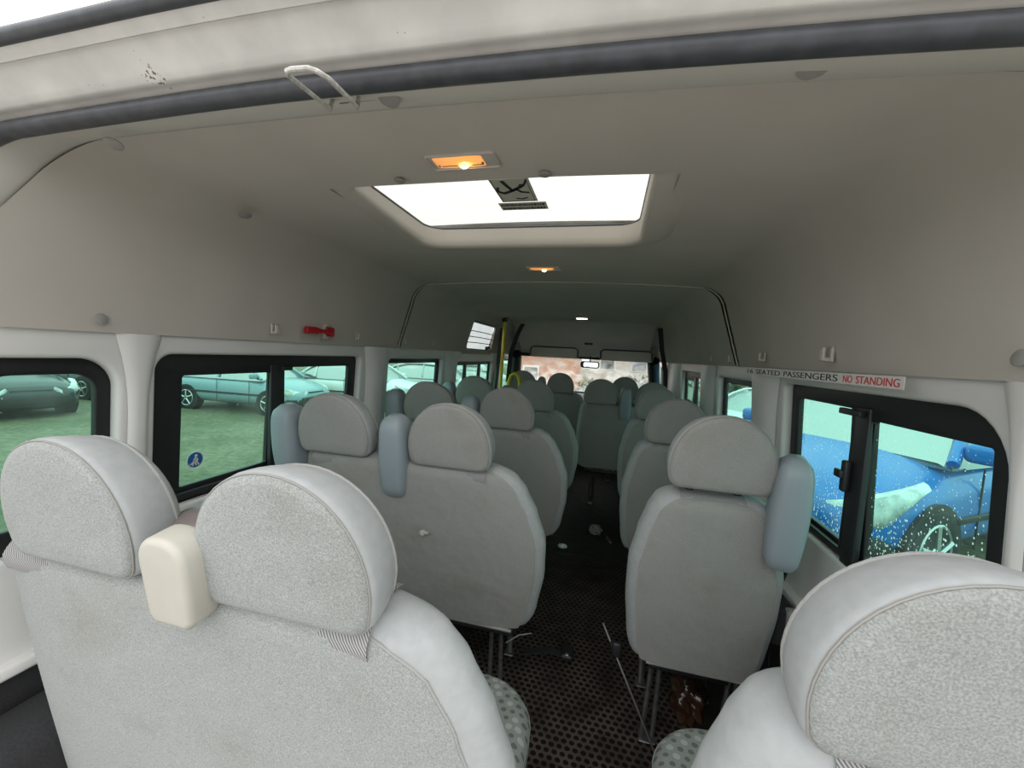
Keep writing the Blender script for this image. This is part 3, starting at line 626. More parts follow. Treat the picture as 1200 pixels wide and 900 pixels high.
mr_ = empty('rear_view_mirror', W(-0.195, 4.55, -.07)); tag(mr_, 'black interior mirror hanging at the top centre of the windscreen', 'mirror')
v, f = fill2d([rrect(-.10, -.032, .10, .032, .025)], .014, .006, 2); obj('housing', [Vector((p.x, p.z, p.y)) for p in v], f, M['blackplastic'], mr_)
v, f = fill2d([rrect(-.07, -.026, .092, .026, .018)], .001, 0); obj('mirror_glass', [Vector((p.x, p.z - .0215, p.y)) for p in v], f, mat('mirror_silver', (.9, .9, .9), .03, metal=1), mr_, smooth=False)
g = G(); g.tube([(0, .02, 0), (0, .05, .03), (0, .06, .10)], .008, 8); g.build('stalk', M['blackplastic'], mr_)
g = G(); g.box((0, 0, 0), (.09, .02, .022), .005); o = g.build('interior_microphone_slot', M['blackplastic']); o.name = 'vent_slot'; o.location = W(-.22, 4.435, .162); tag(o, 'small black slot in the lining above the mirror', 'vent')

# high window in the left lining over the sliding door, with guard bars
hw = empty('door_top_window', (0, 3.5, CZ)); hw['kind'] = 'structure'
def lin(y, dz, w=0.0): return Vector((-(side_x(dz) + w), y - 3.5, dz))
v, f = fill2d([rrect(3.10, -.015, 3.94, .30, .03), rrect(3.155, .03, 3.885, .262, .03)], .006, .003, 1)
obj('frame', [lin(p.x, p.y, p.z + .012) for p in v], f, M['liner'], hw)
v, f = fill2d([rrect(3.15, .02, 3.89, .27, .02)], .002); obj('glass', [lin(p.x, p.y, .03 + p.z) for p in v], f, M['glassH'], hw, smooth=False)
g = G()
for dz in (.085, .135, .185): g.tube([lin(3.15, dz, .01), lin(3.5, dz + .003, .012), lin(3.89, dz, .01)], .004, 6)
g.build('guard_bar', M['blackplastic'], hw)
g = G(); g.tube([lin(3.17, .268, -.004), lin(3.88, .272, -.004)], .010, 8); g.build('top_rail', M['blackplastic'], hw)
g = G(); g.box(lin(3.72, .045, -.01), (.03, .10, .035), .006); g.build('door_latch', M['blackplastic'], hw)
# yellow grab pole by the sliding door
gp = empty('grab_pole', W(-1.02, 3.76, -.95)); tag(gp, 'tall yellow grab pole beside the sliding door', 'grab pole')
g = G(); g.tube([(0, 0.0, .65), (0, .03, 1.0), (0.0, .055, 1.275)], .017, 10); g.tube([(0, 0.0, .65), (0, 0, -.40)], .017, 10); g.build('pole', M['yellow'], gp)
g = G(); g.box((0, .055, 1.285), (.05, .05, .035), .006); g.box((-.02, .09, 1.30), (.03, .08, .018), .004); g.build('top_bracket', M['blackplastic'], gp)
g = G(); g.box((0, 0, -.395), (.07, .07, .01), .003); g.build('foot_plate', M['dullsteel'], gp)
gh = empty('hand_rail', W(-.945, 4.03, -.285)); tag(gh, 'yellow curved grab handle low in front of the door pillar', 'grab handle')
g = G(); g.tube([(-.06, 0, -.17), (-.06, 0, 0), (-.04, 0, .06), (0, 0, .085), (.04, 0, .06), (.06, 0, 0), (.06, 0, -.17)], .018, 10); g.box((0, 0, -.17), (.17, .06, .03), .008); g.build('handle', M['yellow'], gh)
g = G(); g.box((-.065, .02, -.615), (.05, .05, .90), .01); g.build('support', M['blackplastic'], gh)
# dark door-frame seal and hanging straps at the cab pillars
def strap(name, pts, w, label, group=None):
    g = G(); pts = [Vector(p) for p in pts]; rg = []
    for i, p in enumerate(pts):
        rg.append([p + Vector((sx_ * w / 2, sy_ * .0015, 0)) for sx_, sy_ in ((-1, -1), (1, -1), (1, 1), (-1, 1))])
    g.rings(rg); o = g.build(name, M['strap']); return tag(o, label, 'seat belt', group)
strap('seat_belt', [W(-.90, 4.10, .33), W(-.96, 4.10, .20), W(-1.02, 4.12, .0), W(-1.04, 4.14, -.3)], .05, 'dark seat belt strap hanging at the left cab pillar', 'seat belts at the cab pillars')
strap('seat_belt', [W(.47, 4.04, .33), W(.50, 4.05, .12), W(.535, 4.06, -.02), W(.57, 4.08, -.16), W(.585, 4.08, -.4)], .045, 'dark seat belt strap hanging at the right cab pillar', 'seat belts at the cab pillars')
g = G(); g.tube([W(-1.09, 3.98, .27), W(-1.11, 4.0, .1), W(-1.13, 4.02, -.1), W(-1.16, 4.03, -.5), W(-1.17, 4.03, -1.2)], .022, 8); struct(g.build('trim_9', M['rubber']))

# ------------------------------------------------------------------ seats
ANG = math.radians(8.0)
def rec(p):
    y, z = p[1], p[2] - 0.40
    return Vector((p[0], 0.09 + y * math.cos(ANG) - z * math.sin(ANG), 0.40 + y * math.sin(ANG) + z * math.cos(ANG)))
def lerp_tab(tab, z):
    if z <= tab[0][0]: return tab[0][1]
    for (a, b), (c, d) in zip(tab, tab[1:]):
        if z <= c: t = (z - a) / (c - a); t = t * t * (3 - 2 * t) * .5 + t * .5; return b + (d - b) * t
    return tab[-1][1]
EDGE = [(.385, -.030), (.45, -.014), (.60, 0), (.72, 0), (.82, -.018), (.90, -.040), (.94, -.058), (.975, -.082)]
Z0, Z1 = .385, .972
def seat_back(root, hl, hr, tl_=1.0, tr_=1.0, m_body='smooth', m_panel='cover'):
    XL = lambda z: -(hl + lerp_tab(EDGE, z) * tl_); XR = lambda z: hr + lerp_tab(EDGE, z) * tr_
    HD = .060; e = 4.2
    def ring(z, d, hd, n=56):
        out = []; c0 = (XL(z) + XR(z)) / 2; hw = (XR(z) - XL(z)) / 2 - d
        for k in range(n):
            a = 2 * PI * k / n; c, s = math.cos(a), math.sin(a)
            x = math.copysign(abs(c) ** (2 / e), c) * hw; y = math.copysign(abs(s) ** (2 / 2.6), s) * hd
            out.append(rec((c0 + x, HDc + y + (.012 * (1 - (x / hw) ** 2) if s > 0 else 0), z)))
        return out
    rings = [ring(Z0, .010, HD * .8), ring(Z0 + .006, .004, HD * .93), ring(Z0 + .02, 0, HD)]
    for k in range(1, 22): z = Z0 + .02 + (Z1 - .04 - Z0 - .02) * k / 21.0; rings.append(ring(z, 0, HD))
    rr = .04
    for k in range(1, 8):
        a = PI / 2 * k / 7.0; z = Z1 - rr + rr * math.sin(a); d = rr * (1 - math.cos(a)); rings.append(ring(z, d, HD - d * .9))
    g = G(); g.rings(rings); g.build('backrest', M[m_body], root, sharp=60)
    # rear cover: a padded panel laid over the back with rounded shoulders
    def ysurf(x, hw): u = min(.999, abs(x) / hw); c = u ** (e / 2); s = math.sqrt(max(0, 1 - c * c)); return HDc - (s ** (2 / 2.6)) * HD
    zt = Z1 - .004; rows = []; edge_l, edge_r = [], []; top = []
    NZ = 26
    for k in range(NZ + 1):
        z = Z0 + .004 + (zt - Z0 - .004) * (1 - (1 - k / NZ) ** 1.3)
        c0 = (XL(z) + XR(z)) / 2; hw = (XR(z) - XL(z)) / 2; dt = max(0.0, z - (Z1 - rr)); roll = rr * (1 - math.sqrt(max(0, 1 - (dt / rr) ** 2))) * .9
        dz = zt - z; cor = lambda r: r * (1 - math.sqrt(max(0, 1 - ((r - dz) / r) ** 2))) if dz < r else 0.0
        I_, C_ = (.048, .085) if m_panel == 'fabric' else (.032, .050)
        xl_, xr_ = -(hw - I_) + cor(C_ if abs(hl - hr) < .01 and hl < .3 else .020), (hw - I_) - cor(C_)
        rows.append([rec((c0 + x, ysurf(x, hw) - .0045 + roll, z)) for x in [xl_ + (xr_ - xl_) * j / 22.0 for j in range(23)]])
        edge_l.append(rows[-1][0]); edge_r.append(rows[-1][-1])
    g = G(); n = 23; v = [p for rw in rows for p in rw]; f = []
    for i in range(NZ):
        for j in range(n - 1): f.append((i * n + j, i * n + j + 1, (i + 1) * n + j + 1, (i + 1) * n + j))
    # skirt back into the padding
    loop = [i * n for i in range(NZ + 1)] + [NZ * n + j for j in range(1, n)] + [i * n + n - 1 for i in range(NZ - 1, -1, -1)] + [j for j in range(n - 2, 0, -1)]
    base = len(v); v += [v[i] + Vector((0, .02, 0)) for i in loop]
    for a in range(len(loop)): b = (a + 1) % len(loop); f.append((loop[a], loop[b], base + b, base + a))
    g.add(v, f); g.build('rear_cover', M[m_panel], root, sharp=50)
    g = G(); g.tube([rec(((XL(Z0) + .05) * (1 - u) + (XR(Z0) - .05) * u, .004, Z0 + .001)) for u in [j / 12.0 for j in range(13)]], .0050, 6)
    for E_ in (edge_l, edge_r): g.tube([p + Vector((0, .004, 0)) for p in E_], .0028, 6)
    g.build('piping', M['piping'], root)
    # patterned strip over the top edge
    xa, xb = XL(Z1) + .045, XR(Z1) - .058; rows = []
    prof = [(HDc - HD + .004, Z1 - .050), (HDc - HD + .0005, Z1 - .035), (HDc - HD + .003, Z1 - .022), (HDc - HD + .010, Z1 - .012), (HDc - HD + .020, Z1 - .002), (.040, Z1 + .0030), (HDc, Z1 + .004), (HDc + HD - .03, Z1 + .0030), (HDc + HD - .012, Z1 - .006)]
    for (y, z) in prof:
        rows.append([rec((xa + (xb - xa) * j / 20.0, y, z)) for j in range(21)])
    g = G(); g.rings(rows, False, False, closed=False); g.build('top_band', M['stripe'], root, sharp=60)
HDc = .060
def hr_outline(w, h, n=12):
    pts = []; r = .030
    for k in range(6): a = -PI + (PI / 2) * k / 5; pts.append((-w * .97 + r + r * math.cos(a), r + r * math.sin(a)))
    for k in range(1, 8): pts.append((-w * .97 + r + (2 * w * .97 - 2 * r) * k / 8.0, 0))
    for k in range(6): a = -PI / 2 + (PI / 2) * k / 5; pts.append((w * .97 - r + r * math.cos(a), r + r * math.sin(a)))
    zb = .062
    pts.append((w * .99, (r + zb) / 2))
    for k in range(2 * n + 1):
        a = PI * k / (2 * n); c, s = math.cos(a), math.sin(a)
        pts.append((math.copysign(abs(c) ** (2 / 2.08), c) * w, zb + (abs(s) ** (2 / 2.04)) * (h - zb)))
    pts.append((-w * .99, (r + zb) / 2))
    return pts
HDc = .060
def headrest(root, x0, z0=.970, w=.146, h=.222, gap=0.0, y0=-.004, post=True, tilt=0, m='cover'):
    O = hr_outline(w, h); zc = h * .42; zz = z0 + gap
    def R_(s, y, dz=0): return [rec((x0 + px * s, y0 + y, zz + zc + (pz - zc) * s - .20 * max(0, y) * max(0, pz / h))) for (px, pz) in O]
    hr = None
    g = G()
    st_ = [(.86, .002), (.955, .000), (.985, .004), (1.0, .012), (1.0, .026), (.985, .046), (.955, .064), (.90, .080), (.80, .090), (.62, .096), (.35, .099), (.1, .0995)]
    g.rings([R_(s, y) for s, y in st_], True, True); hr = g.build('headrest', M['smooth'], root, sharp=60)
    g = G(); g.rings([R_(s, y) for s, y in [(.968, .010), (.965, .001), (.945, -.0045), (.86, -.007), (.65, -.0085), (.4, -.009), (.15, -.009)]], False, True); g.build('rear_pad', M[m], hr, sharp=60)
    g = G(); g.tube(R_(.968, -.0003), .0014, 6, closed=True); g.build('seam', M['plug'], hr); g = G(); g.tube(R_(.945, .069), .0022, 6, closed=True); g.build('piping', M['piping'], hr)
    if post:
        for sx_ in (-.065, .065):
            g = G(); g.tube([rec((x0 + sx_, HDc, z0 - .03)), rec((x0 + sx_, HDc, zz + .03))], .006, 8); g.build('post', M['dullsteel'], hr)
            g = G(); g.tube([rec((x0 + sx_, HDc, z0 - .008)), rec((x0 + sx_, HDc, z0 + .006))], [.018, .013], 12); g.build('post_socket', M['blackplastic'], hr)
    return hr
def belt_box(root, x0, z0=.848, z1=1.13, w=.050, m='boxblue', yaw=0.0, name='belt_housing', back=.030):
    rings = []; N = 28
    for k in range(17):
        t = k / 16.0; z = z0 + (z1 - z0) * t
        kk = .86 + .14 * math.sin(PI * min(1, t / .9)) ; kd = .80 + .35 * math.sin(PI * (.15 + .7 * t))
        edge = 1.0
        if t < .08: edge = .80 + .20 * math.sin(PI / 2 * t / .08)
        if t > .82: edge = math.sqrt(max(0.0, 1 - ((t - .82) / .18) ** 2)) * .55 + .45
        ring = []
        for j in range(N):
            a = 2 * PI * j / N; c, s = math.cos(a), math.sin(a)
            px = math.copysign(abs(c) ** (2 / 4.0), c) * w * kk * edge; py = math.copysign(abs(s) ** (2 / 3.2), s) * .050 * kd * edge
            X = px * math.cos(yaw) - py * math.sin(yaw); Y = px * math.sin(yaw) + py * math.cos(yaw)
            ring.append(rec((x0 + X, Y + .05 - back, z)))
        rings.append(ring)
    g = G(); g.rings(rings); return g.build(name, M[m], root, sharp=50)
def cushion(root, x0, x1):
    v, f = fill2d([rrect(x0 + .04, .16, x1 - .04, .545, [.05, .05, .10, .10], 8)], .018, .040, 4)
    v = [Vector((p.x, p.y, .405 + p.z + .0 * p.y)) for p in v]; obj('cushion', v, f, M['dots'], root, sharp=60)
    g = G(); g.tube([Vector((a, b, .428)) for (a, b) in rrect(x0 + .003, .125, x1 - .003, .582, [.06, .06, .13, .13], 8)], .003, 6, closed=True); g.build('cushion_piping', M['piping'], root)
    g = G(); g.box(((x0 + x1) / 2, .34, .335), (x1 - x0 - .06, .38, .03), .01); g.build('seat_pan', M['blackplastic'], root)
def legs(root, xs):
    for x in xs:
        g = G(); g.tube([(x, .17, .34), (x - .01, .215, .0)], .0085, 8); g.tube([(x + .030, .19, .34), (x + .030, .235, .0)], .0085, 8); g.box((x + .01, .225, .006), (.055, .05, .012), .003); g.build('leg', M['dullsteel'], root)
        g = G(); g.tube([(x + .01, .50, .34), (x + .01, .47, .0)], .013, 8); g.box((x + .01, .47, .006), (.04, .05, .012), .003); g.build('leg', M['dullsteel'], root)
def bench(x, y, label, half=.47, heads=(-.29, .145), boxes=((-.055, 0.0), (-.49, 0.0)), legx=(-.33, .28), nearbox=False, group='double passenger seats'):
    t = empty('double_seat', (0, 0, 0)); tag(t, label, 'seat', group)
    seat_back(t, half + (.065 if nearbox else 0), half, .30 if nearbox else .45, 1.75 if half > .45 else 1.2, m_panel='fabric' if nearbox else 'cover')
    for hx in heads: headrest(t, hx, m='fabric' if nearbox else 'cover')
    for (bx, yw) in boxes: belt_box(t, bx, yaw=yw)
    if nearbox:
        hx, zb_, zt_ = -.016, .957, 1.076; ol = [(hx - .025, zb_), (hx + .025, zb_), (hx + .031, zb_ + .008)]
        for k in range(17):
            a = PI * k / 16; ol.append((hx + .032 * math.copysign(abs(math.cos(a)) ** .72, math.cos(a)), zt_ - .034 + .034 * abs(math.sin(a)) ** .8))
        ol.append((hx - .031, zb_ + .008)); v, f = fill2d([ol], .014, .010, 4)
        b = obj('belt_housing', [rec((p.x, -.016 + p.z, p.y)) for p in v], f, M['boxcream'], t, sharp=50)
        g = G(); g.rings([[rec((-.105 + a * s, .085 + b_ * s * .8, zz)) for a, b_ in rrect(-.055, -.045, .055, .045, .03, 6)] for s, zz in ((.9, 1.012), (1.0, 1.018), (1.0, 1.024), (.85, 1.036), (.5, 1.042))]); g.build('belt_guide', M['brown'], b)
        g = G(); g.box(rec((-.10, .095, 0.99)), (.07, .05, .05), .01); g.build('belt_slot', M['blackplastic'], b)
    cushion(t, -half + .05, half - (.03 if nearbox else .075)); legs(t, legx); t.location = W(x, y, -CZ); return t
def single(x, y, label, box=True, gap=0.0, group='single passenger seats', zoff=0.0):
    t = empty('single_seat', (0, 0, 0)); tag(t, label, 'seat', group)
    near = not box and y < 1; mm = 'fabric' if near else 'cover'; seat_back(t, .220, .220, m_panel=mm); headrest(t, 0, gap=gap, w=.140, m=mm)
    if box: belt_box(t, .172, z0=.815, yaw=-.18, w=.046, back=.055)
    cushion(t, -.19 if near else -.155, .19 if near else .155); legs(t, (-.11, .13)); t.location = W(x, y, -CZ + zoff); return t
bench(-.56, .43, 'double grey seat nearest the rear opening at left, cream belt housing between its headrests', boxes=(), heads=(-.265, .145), nearbox=True)
b2 = bench(-.63, 1.18, 'double grey seat, second from the rear opening on the left, two blue-grey belt housings')
# small seat knob on the second double seat
g = G(); g.tube([(0, 0, 0), (0, -.012, .001), (0, -.018, .002)], [.007, .006, .010], 10); g.box((.010, -.016, .002), (.022, .006, .009), .002); o = g.build('knob', M['hook'], b2); o.location = (.052, .045, .72)
for y, lab_ in ((1.93, 'double grey seat, third from the rear opening on the left'), (2.68, 'double grey seat, fourth from the rear opening on the left, beside the sliding door')):
    t = dup_tree(b2); t.location = W(-.63, y, -CZ); t['label'] = lab_
    for ch in list(t.children):
        if ch.name.startswith('knob'): bpy.data.objects.remove(ch)
s1 = single(.352, .43, 'single grey seat nearest the rear opening at right, large headrest in the foreground', box=False)
s2 = single(.328, 1.18, 'single grey seat at right with a raised headrest, second from the rear opening', gap=.034)
s3 = single(.330, 1.93, 'single grey seat at right, third from the rear opening', gap=.006)
t = dup_tree(s3); t.location = W(.335, 2.68, -CZ); t['label'] = 'single grey seat at right, fourth from the rear opening'
bench(.17, 3.43, 'dark double seat in the middle and right, just behind the cab, facing down the aisle', half=.40, heads=(-.205, .215), boxes=((.0, 0.0),), legx=(-.25, .22))
bench(-.60, 4.20, 'double cab seat for passengers at front left below the windscreen', half=.42, heads=(-.29, .125), boxes=((-.08, 0.0),), legx=(-.33, .28), group='cab seats')
single(.19, 4.20, 'driver seat at front right below the windscreen', box=False, group='cab seats')

# ------------------------------------------------------------------ loose things on the aisle floor
t = empty('metal_rod', W(.255, 1.335, -CZ)); tag(t, 'thin steel strip leaning across the aisle against the right seat', 'rod')
P0, P1 = Vector((0, 0, .012)), W(.050, 1.40, -.948) - t.location
g = G(); d = P1 - P0; g.tube([P0, P0 + d * .5, P1], [.0035, .0035, .0035], 6); g.build('strip', M['steel'], t)
g = G(); g.box(P0 + d * .80 + Vector((.012, 0, 0)), (.035, .02, .055), .008); g.tube([P0 + d * .79, P0 + d * .86], .006, 8); g.build('clamp', M['blackplastic'], t)
t = empty('belt_buckle', W(-.085, 1.70, -CZ + .008)); tag(t, 'black seat belt buckle with grey webbing lying on the aisle mat', 'seat belt buckle')
g = G(); g.box((0, 0, .016), (.055, .075, .030), .010); g.build('buckle', M['blackplastic'], t); g = G(); g.box((0.0, -.03, .033), (.016, .016, .006), .002); g.build('button', M['steel'], t)
g = G(); pts = [Vector((-.02 - .035 * k, -.01 * k - .015 * math.sin(k), .006 + .028 * max(0, math.sin(k * .8)))) for k in range(6)]; rg = []
for p in pts: rg.append([p + Vector((0, a * .02, b * .0015)) for a, b in ((-1, -1), (1, -1), (1, 1), (-1, 1))])
g.rings(rg); g.build('webbing', M['strap'], t)
g = G(); g.tube([W(-.33, 1.52, -1.20), W(-.28, 1.54, -1.17), W(-.23, 1.56, -1.165)], [.004, .004, .003], 6); o = g.build('cable_tie', M['dullsteel']); 
o.name = 'bent_cable'; tag(o, 'short bent grey cable sticking out beside the leg of the second left seat', 'cable')
# crumpled bag on the floor under the right seat
def lumpy(name, c, r, m, seed, label, cat):
    bm = bmesh.new(); bmesh.ops.create_icosphere(bm, subdivisions=4, radius=1); rnd = random.Random(seed); ph = [rnd.uniform(0, 6) for _ in range(9)]
    for v in bm.verts:
        p = v.co; k = 1 + .16 * math.sin(5 * p.x + ph[0]) * math.sin(6 * p.y + ph[1]) + .13 * math.sin(9 * p.z + ph[2] + 4 * p.x) + .06 * math.sin(17 * p.x + ph[3]) * math.sin(15 * p.y + ph[4])
        v.co = Vector((p.x * r[0] * k, p.y * r[1] * k, max(-r[2] * .9, p.z * r[2] * k)))
    vs = [v.co + Vector((0, 0, r[2] * .9)) for v in bm.verts]; bm.verts.index_update(); fs = [[v.index for v in f.verts] for f in bm.faces]; bm.free()
    o = obj(name, vs, fs, m, sharp=50); o.location = c; return tag(o, label, cat)
M['bag'] = mat('crumpled_brown_plastic', (.075, .035, .020), .12, spec=.8, noise=.5, nscale=8)
lumpy('plastic_bag', W(.385, 1.54, -CZ), (.060, .070, .095), M['bag'], 3, 'crumpled shiny brown plastic bag on the floor under the right seat', 'bag')
for i, (x, y, r, m, lab_) in enumerate(((.0, 3.05, (.045, .06, .03), 'plug', 'small grey scrap on the dark floor at the far end of the aisle, under the middle seat'), (-.22, 2.72, (.03, .02, .015), 'white', 'small pale paper scrap on the dark floor beyond the mat, left side'), )):
    lumpy('litter', W(x, y, -CZ), r, M[m], 20 + i, lab_, 'litter')
g = G(); g.box((0, 0, .006), (.018, .10, .012), .004, rot=Matrix.Rotation(.35, 3, 'Z')); o = g.build('buckle_tongue', M['steel']); o.location = W(.10, 2.95, -CZ); tag(o, 'flat steel belt anchor lying right of the scraps at the far end of the aisle', 'anchor')
# black seat belt with its beige end beside the second right seat
t = empty('wall_seat_belt', W(.60, 1.36, -.55)); tag(t, 'black seat belt and reel cover hanging by the wall, right of the raised headrest seat', 'seat belt')
g = G(); rg = []
for p in [Vector((-.03, -.06, .12)), Vector((-.035, -.04, -.05)), Vector((-.05, 0, -.20)), Vector((-.03, .02, -.45)), Vector((-.03, .02, -.75))]:
    rg.append([p + Vector((b * .002, a * .024, 0)) for a, b in ((-1, -1), (1, -1), (1, 1), (-1, 1))])
g.rings(rg); g.build('webbing', M['strap'], t)
g = G(); g.box((-.02, .0, -.24), (.07, .10, .12), .015); g.build('reel_cover', M['charcoal'], t)
g = G(); g.box((.0, -.045, -.205), (.04, .03, .06), .008); g.build('tag', M['plug'], t)
# wheel arch boxes behind the rear seats
for sd, yy in ((-1, .72), (1, .72)):
    g = G(); g.box((sd * .845, yy, .27), (.16, .62, .54), .05); struct(g.build('trim_%d' % (10 if sd < 0 else 11), M['charcoal']))

# ------------------------------------------------------------------ outside: ground, cars, trees, buildings
GZ = -0.60
m, t_, p = base_mat('wet_gravel_and_grass'); p.inputs['Roughness'].default_value = 0.75
tcn = t_.new('ShaderNodeTexCoord'); n1 = t_.new('ShaderNodeTexNoise'); n1.inputs['Scale'].default_value = 0.7; n1.inputs['Detail'].default_value = 8; n2 = t_.new('ShaderNodeTexNoise'); n2.inputs['Scale'].default_value = 14; n2.inputs['Detail'].default_value = 8
t_.link(tcn.outputs['Object'], n1.inputs[0]); t_.link(tcn.outputs['Object'], n2.inputs[0])
r1 = t_.new('ShaderNodeValToRGB'); r1.color_ramp.elements[0].position = .4; r1.color_ramp.elements[1].position = .6; r1.color_ramp.elements[0].color = (.125, .125, .07, 1); r1.color_ramp.elements[1].color = (.20, .18, .125, 1)
r2_ = t_.new('ShaderNodeValToRGB'); r2_.color_ramp.elements[0].position = .35; r2_.color_ramp.elements[1].position = .7; r2_.color_ramp.elements[0].color = (.55, .58, .45, 1); r2_.color_ramp.elements[1].color = (1.2, 1.2, 1.15, 1)
mx = t_.new('ShaderNodeMix', data_type='RGBA', blend_type='MULTIPLY'); mx.inputs['Factor'].default_value = 1
t_.link(n1.outputs['Fac'], r1.inputs[0]); t_.link(n2.outputs['Fac'], r2_.inputs[0]); t_.link(r1.outputs[0], mx.inputs['A']); t_.link(r2_.outputs[0], mx.inputs['B']); t_.link(mx.outputs['Result'], p.inputs['Base Color'])
b = t_.new('ShaderNodeBump'); b.inputs['Strength'].default_value = .6; b.inputs['Distance'].default_value = .03; t_.link(n2.outputs['Fac'], b.inputs['Height']); t_.link(b.outputs[0], p.inputs['Normal'])
g = G(); N = 24; rows = [[Vector((-60 + 120 * i / N, -40 + 120 * j / N, GZ + .0)) for i in range(N + 1)] for j in range(N + 1)]; g.rings(rows, False, False, closed=False); struct(g.build('ground', m))
M['tyre'] = mat('tyre_rubber', (.015, .015, .016), .8); M['alloy'] = mat('silver_alloy', (.6, .6, .62), .3, metal=.9)
M['carglass'] = mat('dark_car_glass', (.10, .12, .12), .05, spec=1.0); M['carglass'].node_tree.nodes['Principled BSDF'].inputs['IOR'].default_value = 2.6; M['lamp'] = mat('clear_headlamp', (.75, .8, .8), .08, spec=.9, noise=.4, nscale=12)
M['grille'] = mat('dark_grille', (.02, .02, .02), .5)
def car(x, y, rz, paint, label, van=False, L=4.1, Wd=.86, low=None):
    t = empty('parked_car', (0, 0, 0)); tag(t, label, 'car', 'parked cars')
    ph = M[paint] if isinstance(paint, str) else paint
    top = [(0, .58), (.06, .70), (.3, .80), (.7, .88), (1.1, .96), (1.5, .99), (3.4, 1.0), (3.9, .96), (L, .80)] if not van else [(0, .7), (.06, .9), (.3, 1.0), (.8, 1.15), (1.1, 1.25), (1.5, 1.3), (L - .2, 1.3), (L, 1.25)]
    wid = [(0, .55), (.06, .68), (.25, .79), (.6, .85), (1.2, Wd), (3.4, Wd), (3.9, .83), (L, .70)]
    bot = [(0, .28), (.1, .20), (.5, .18), (L - .4, .18), (L, .34)]
    def body(top, wid, bot, xs, pw=3.4):
        rings = []
        for s in xs:
            a, w_, b_ = lerp_tab(top, s), lerp_tab(wid, s), lerp_tab(bot, s); zc = (a + b_) / 2; h = (a - b_) / 2; r = []
            for k in range(36):
                q = 2 * PI * k / 36; c, s_ = math.cos(q), math.sin(q)
                yy = math.copysign(abs(c) ** (2 / pw), c) * w_; zz = math.copysign(abs(s_) ** (2 / pw), s_) * h
                if s_ > 0: yy *= 1 - .08 * s_ ** 2
                r.append(Vector((s, yy, zc + zz)))
            rings.append(r)
        return rings
    xs = [0, .02, .05, .1, .2, .3, .45, .6, .8, 1.0, 1.2, 1.5, 2, 2.5, 3, 3.3, 3.5, 3.7, 3.85, 3.95, L - .04, L]
    g = G(); g.rings(body(top, wid, bot, xs)); g.build('body', ph, t, sharp=60)
    # cabin
    rt = [(1.02, .93), (1.25, 1.10), (1.55, 1.30), (1.85, 1.42), (2.3, 1.46), (3.0, 1.43), (3.5, 1.30), (3.85, 1.05), (3.95, .93)] if not van else [(.75, 1.1), (1.0, 1.45), (1.3, 1.80), (1.6, 1.95), (2.2, 2.0), (L - .3, 2.0), (L - .08, 1.85), (L - .03, 1.3)]
    zb = .93 if not van else 1.2
    rings = []
    for k in range(25):
        s = rt[0][0] + (rt[-1][0] - rt[0][0]) * k / 24.0; zt = lerp_tab(rt, s); kk = (zt - zb) / .53
        wb = Wd - .05; wt = wb - .20 * min(1, max(.0, kk)); rings.append([Vector((s, -wb, zb - .05)), Vector((s, -(wb + wt) / 2, (zb + zt) / 2)), Vector((s, -wt, zt - .05)), Vector((s, -wt + .08, zt - .01)), Vector((s, 0, zt + .015)), Vector((s, wt - .08, zt - .01)), Vector((s, wt, zt - .05)), Vector((s, (wb + wt) / 2, (zb + zt) / 2)), Vector((s, wb, zb - .05))])
    g = G(); g.rings(rings, True, True, closed=True); g.build('cabin', M['carglass'] if not van else ph, t, sharp=50)
    g = G()
    for sd in (-1, 1):      # pillars and roof skin
        pl = [(1.02, zb), (1.55, 1.285), (1.85, 1.395), (2.4, 1.43), (3.0, 1.41), (3.5, 1.27), (3.93, zb)]
        if not van:
            g.tube([Vector((s, sd * (Wd - .05 - .20 * (z - zb) / .53 + .0), z)) for s, z in pl], .038, 8)
            for s in (2.35, 3.35): g.tube([Vector((s, sd * (Wd - .045), zb)), Vector((s, sd * (Wd - .235), 1.40))], .03, 8)
    if not van:
        rows = [[Vector((s, (-.60 + 1.2 * j / 10.0), lerp_tab(rt, s) + .022 - .035 * abs(-1 + j / 5.0) ** 3)) for j in range(11)] for s in [1.88, 2.1, 2.4, 2.8, 3.1, 3.35]]; g.rings(rows, False, False, closed=False)
        g.build('roof_panel', ph, t, sharp=60)
    else:
        g = G(); rows = [[Vector((s, u * .70, lerp_tab(rt, s) + .02)) for u in (-1, -.5, 0, .5, 1)] for s in (.80, 1.0, 1.2)]; g.rings(rows, False, False, closed=False)
        for sd in (-1, 1): g.box((1.65, sd * .835, 1.50), (.7, .02, .38), .008)
        g.build('windscreen', M['carglass'], t)
    zs_ = 1.0 if not van else 1.35
    for sd in (-1, 1):
        # swept headlamp following the corner of the nose
        rows = []
        for i in range(9):
            u = i / 8.0; s = .03 + .62 * u ** 1.3; w_ = lerp_tab(wid, s) * (1.0 + .006); zt = lerp_tab(top, s) - .05 - .01 * u; hh = (.19 + .03 * math.sin(PI * u)) * (1 - .75 * max(0, u - .6) / .4)
            yy = (w_ * (.78 + .22 * min(1, u * 2.2))) * sd
            rows.append([Vector((s - .018, yy * .99, zt - hh)), Vector((s - .03, yy * 1.015 + sd * .006, zt - hh * .5)), Vector((s - .018 + .02, yy * .985, zt))])
        inner = []
        for (a, b_) in ((.02, .55), (.0, .68)): pass
        rows.insert(0, [Vector((.012, sd * .36, .60 * zs_ - .02)), Vector((-.012, sd * .36, .65 * zs_ - .02)), Vector((.03, sd * .36, .70 * zs_ - .02))])
        rows = [rw + [Vector((p_.x + .08, p_.y - sd * .06, p_.z)) for p_ in reversed(rw)] for rw in rows]
        g = G(); g.rings(rows, True, True, closed=True); g.build('headlight', M['lamp'], t, sharp=70)
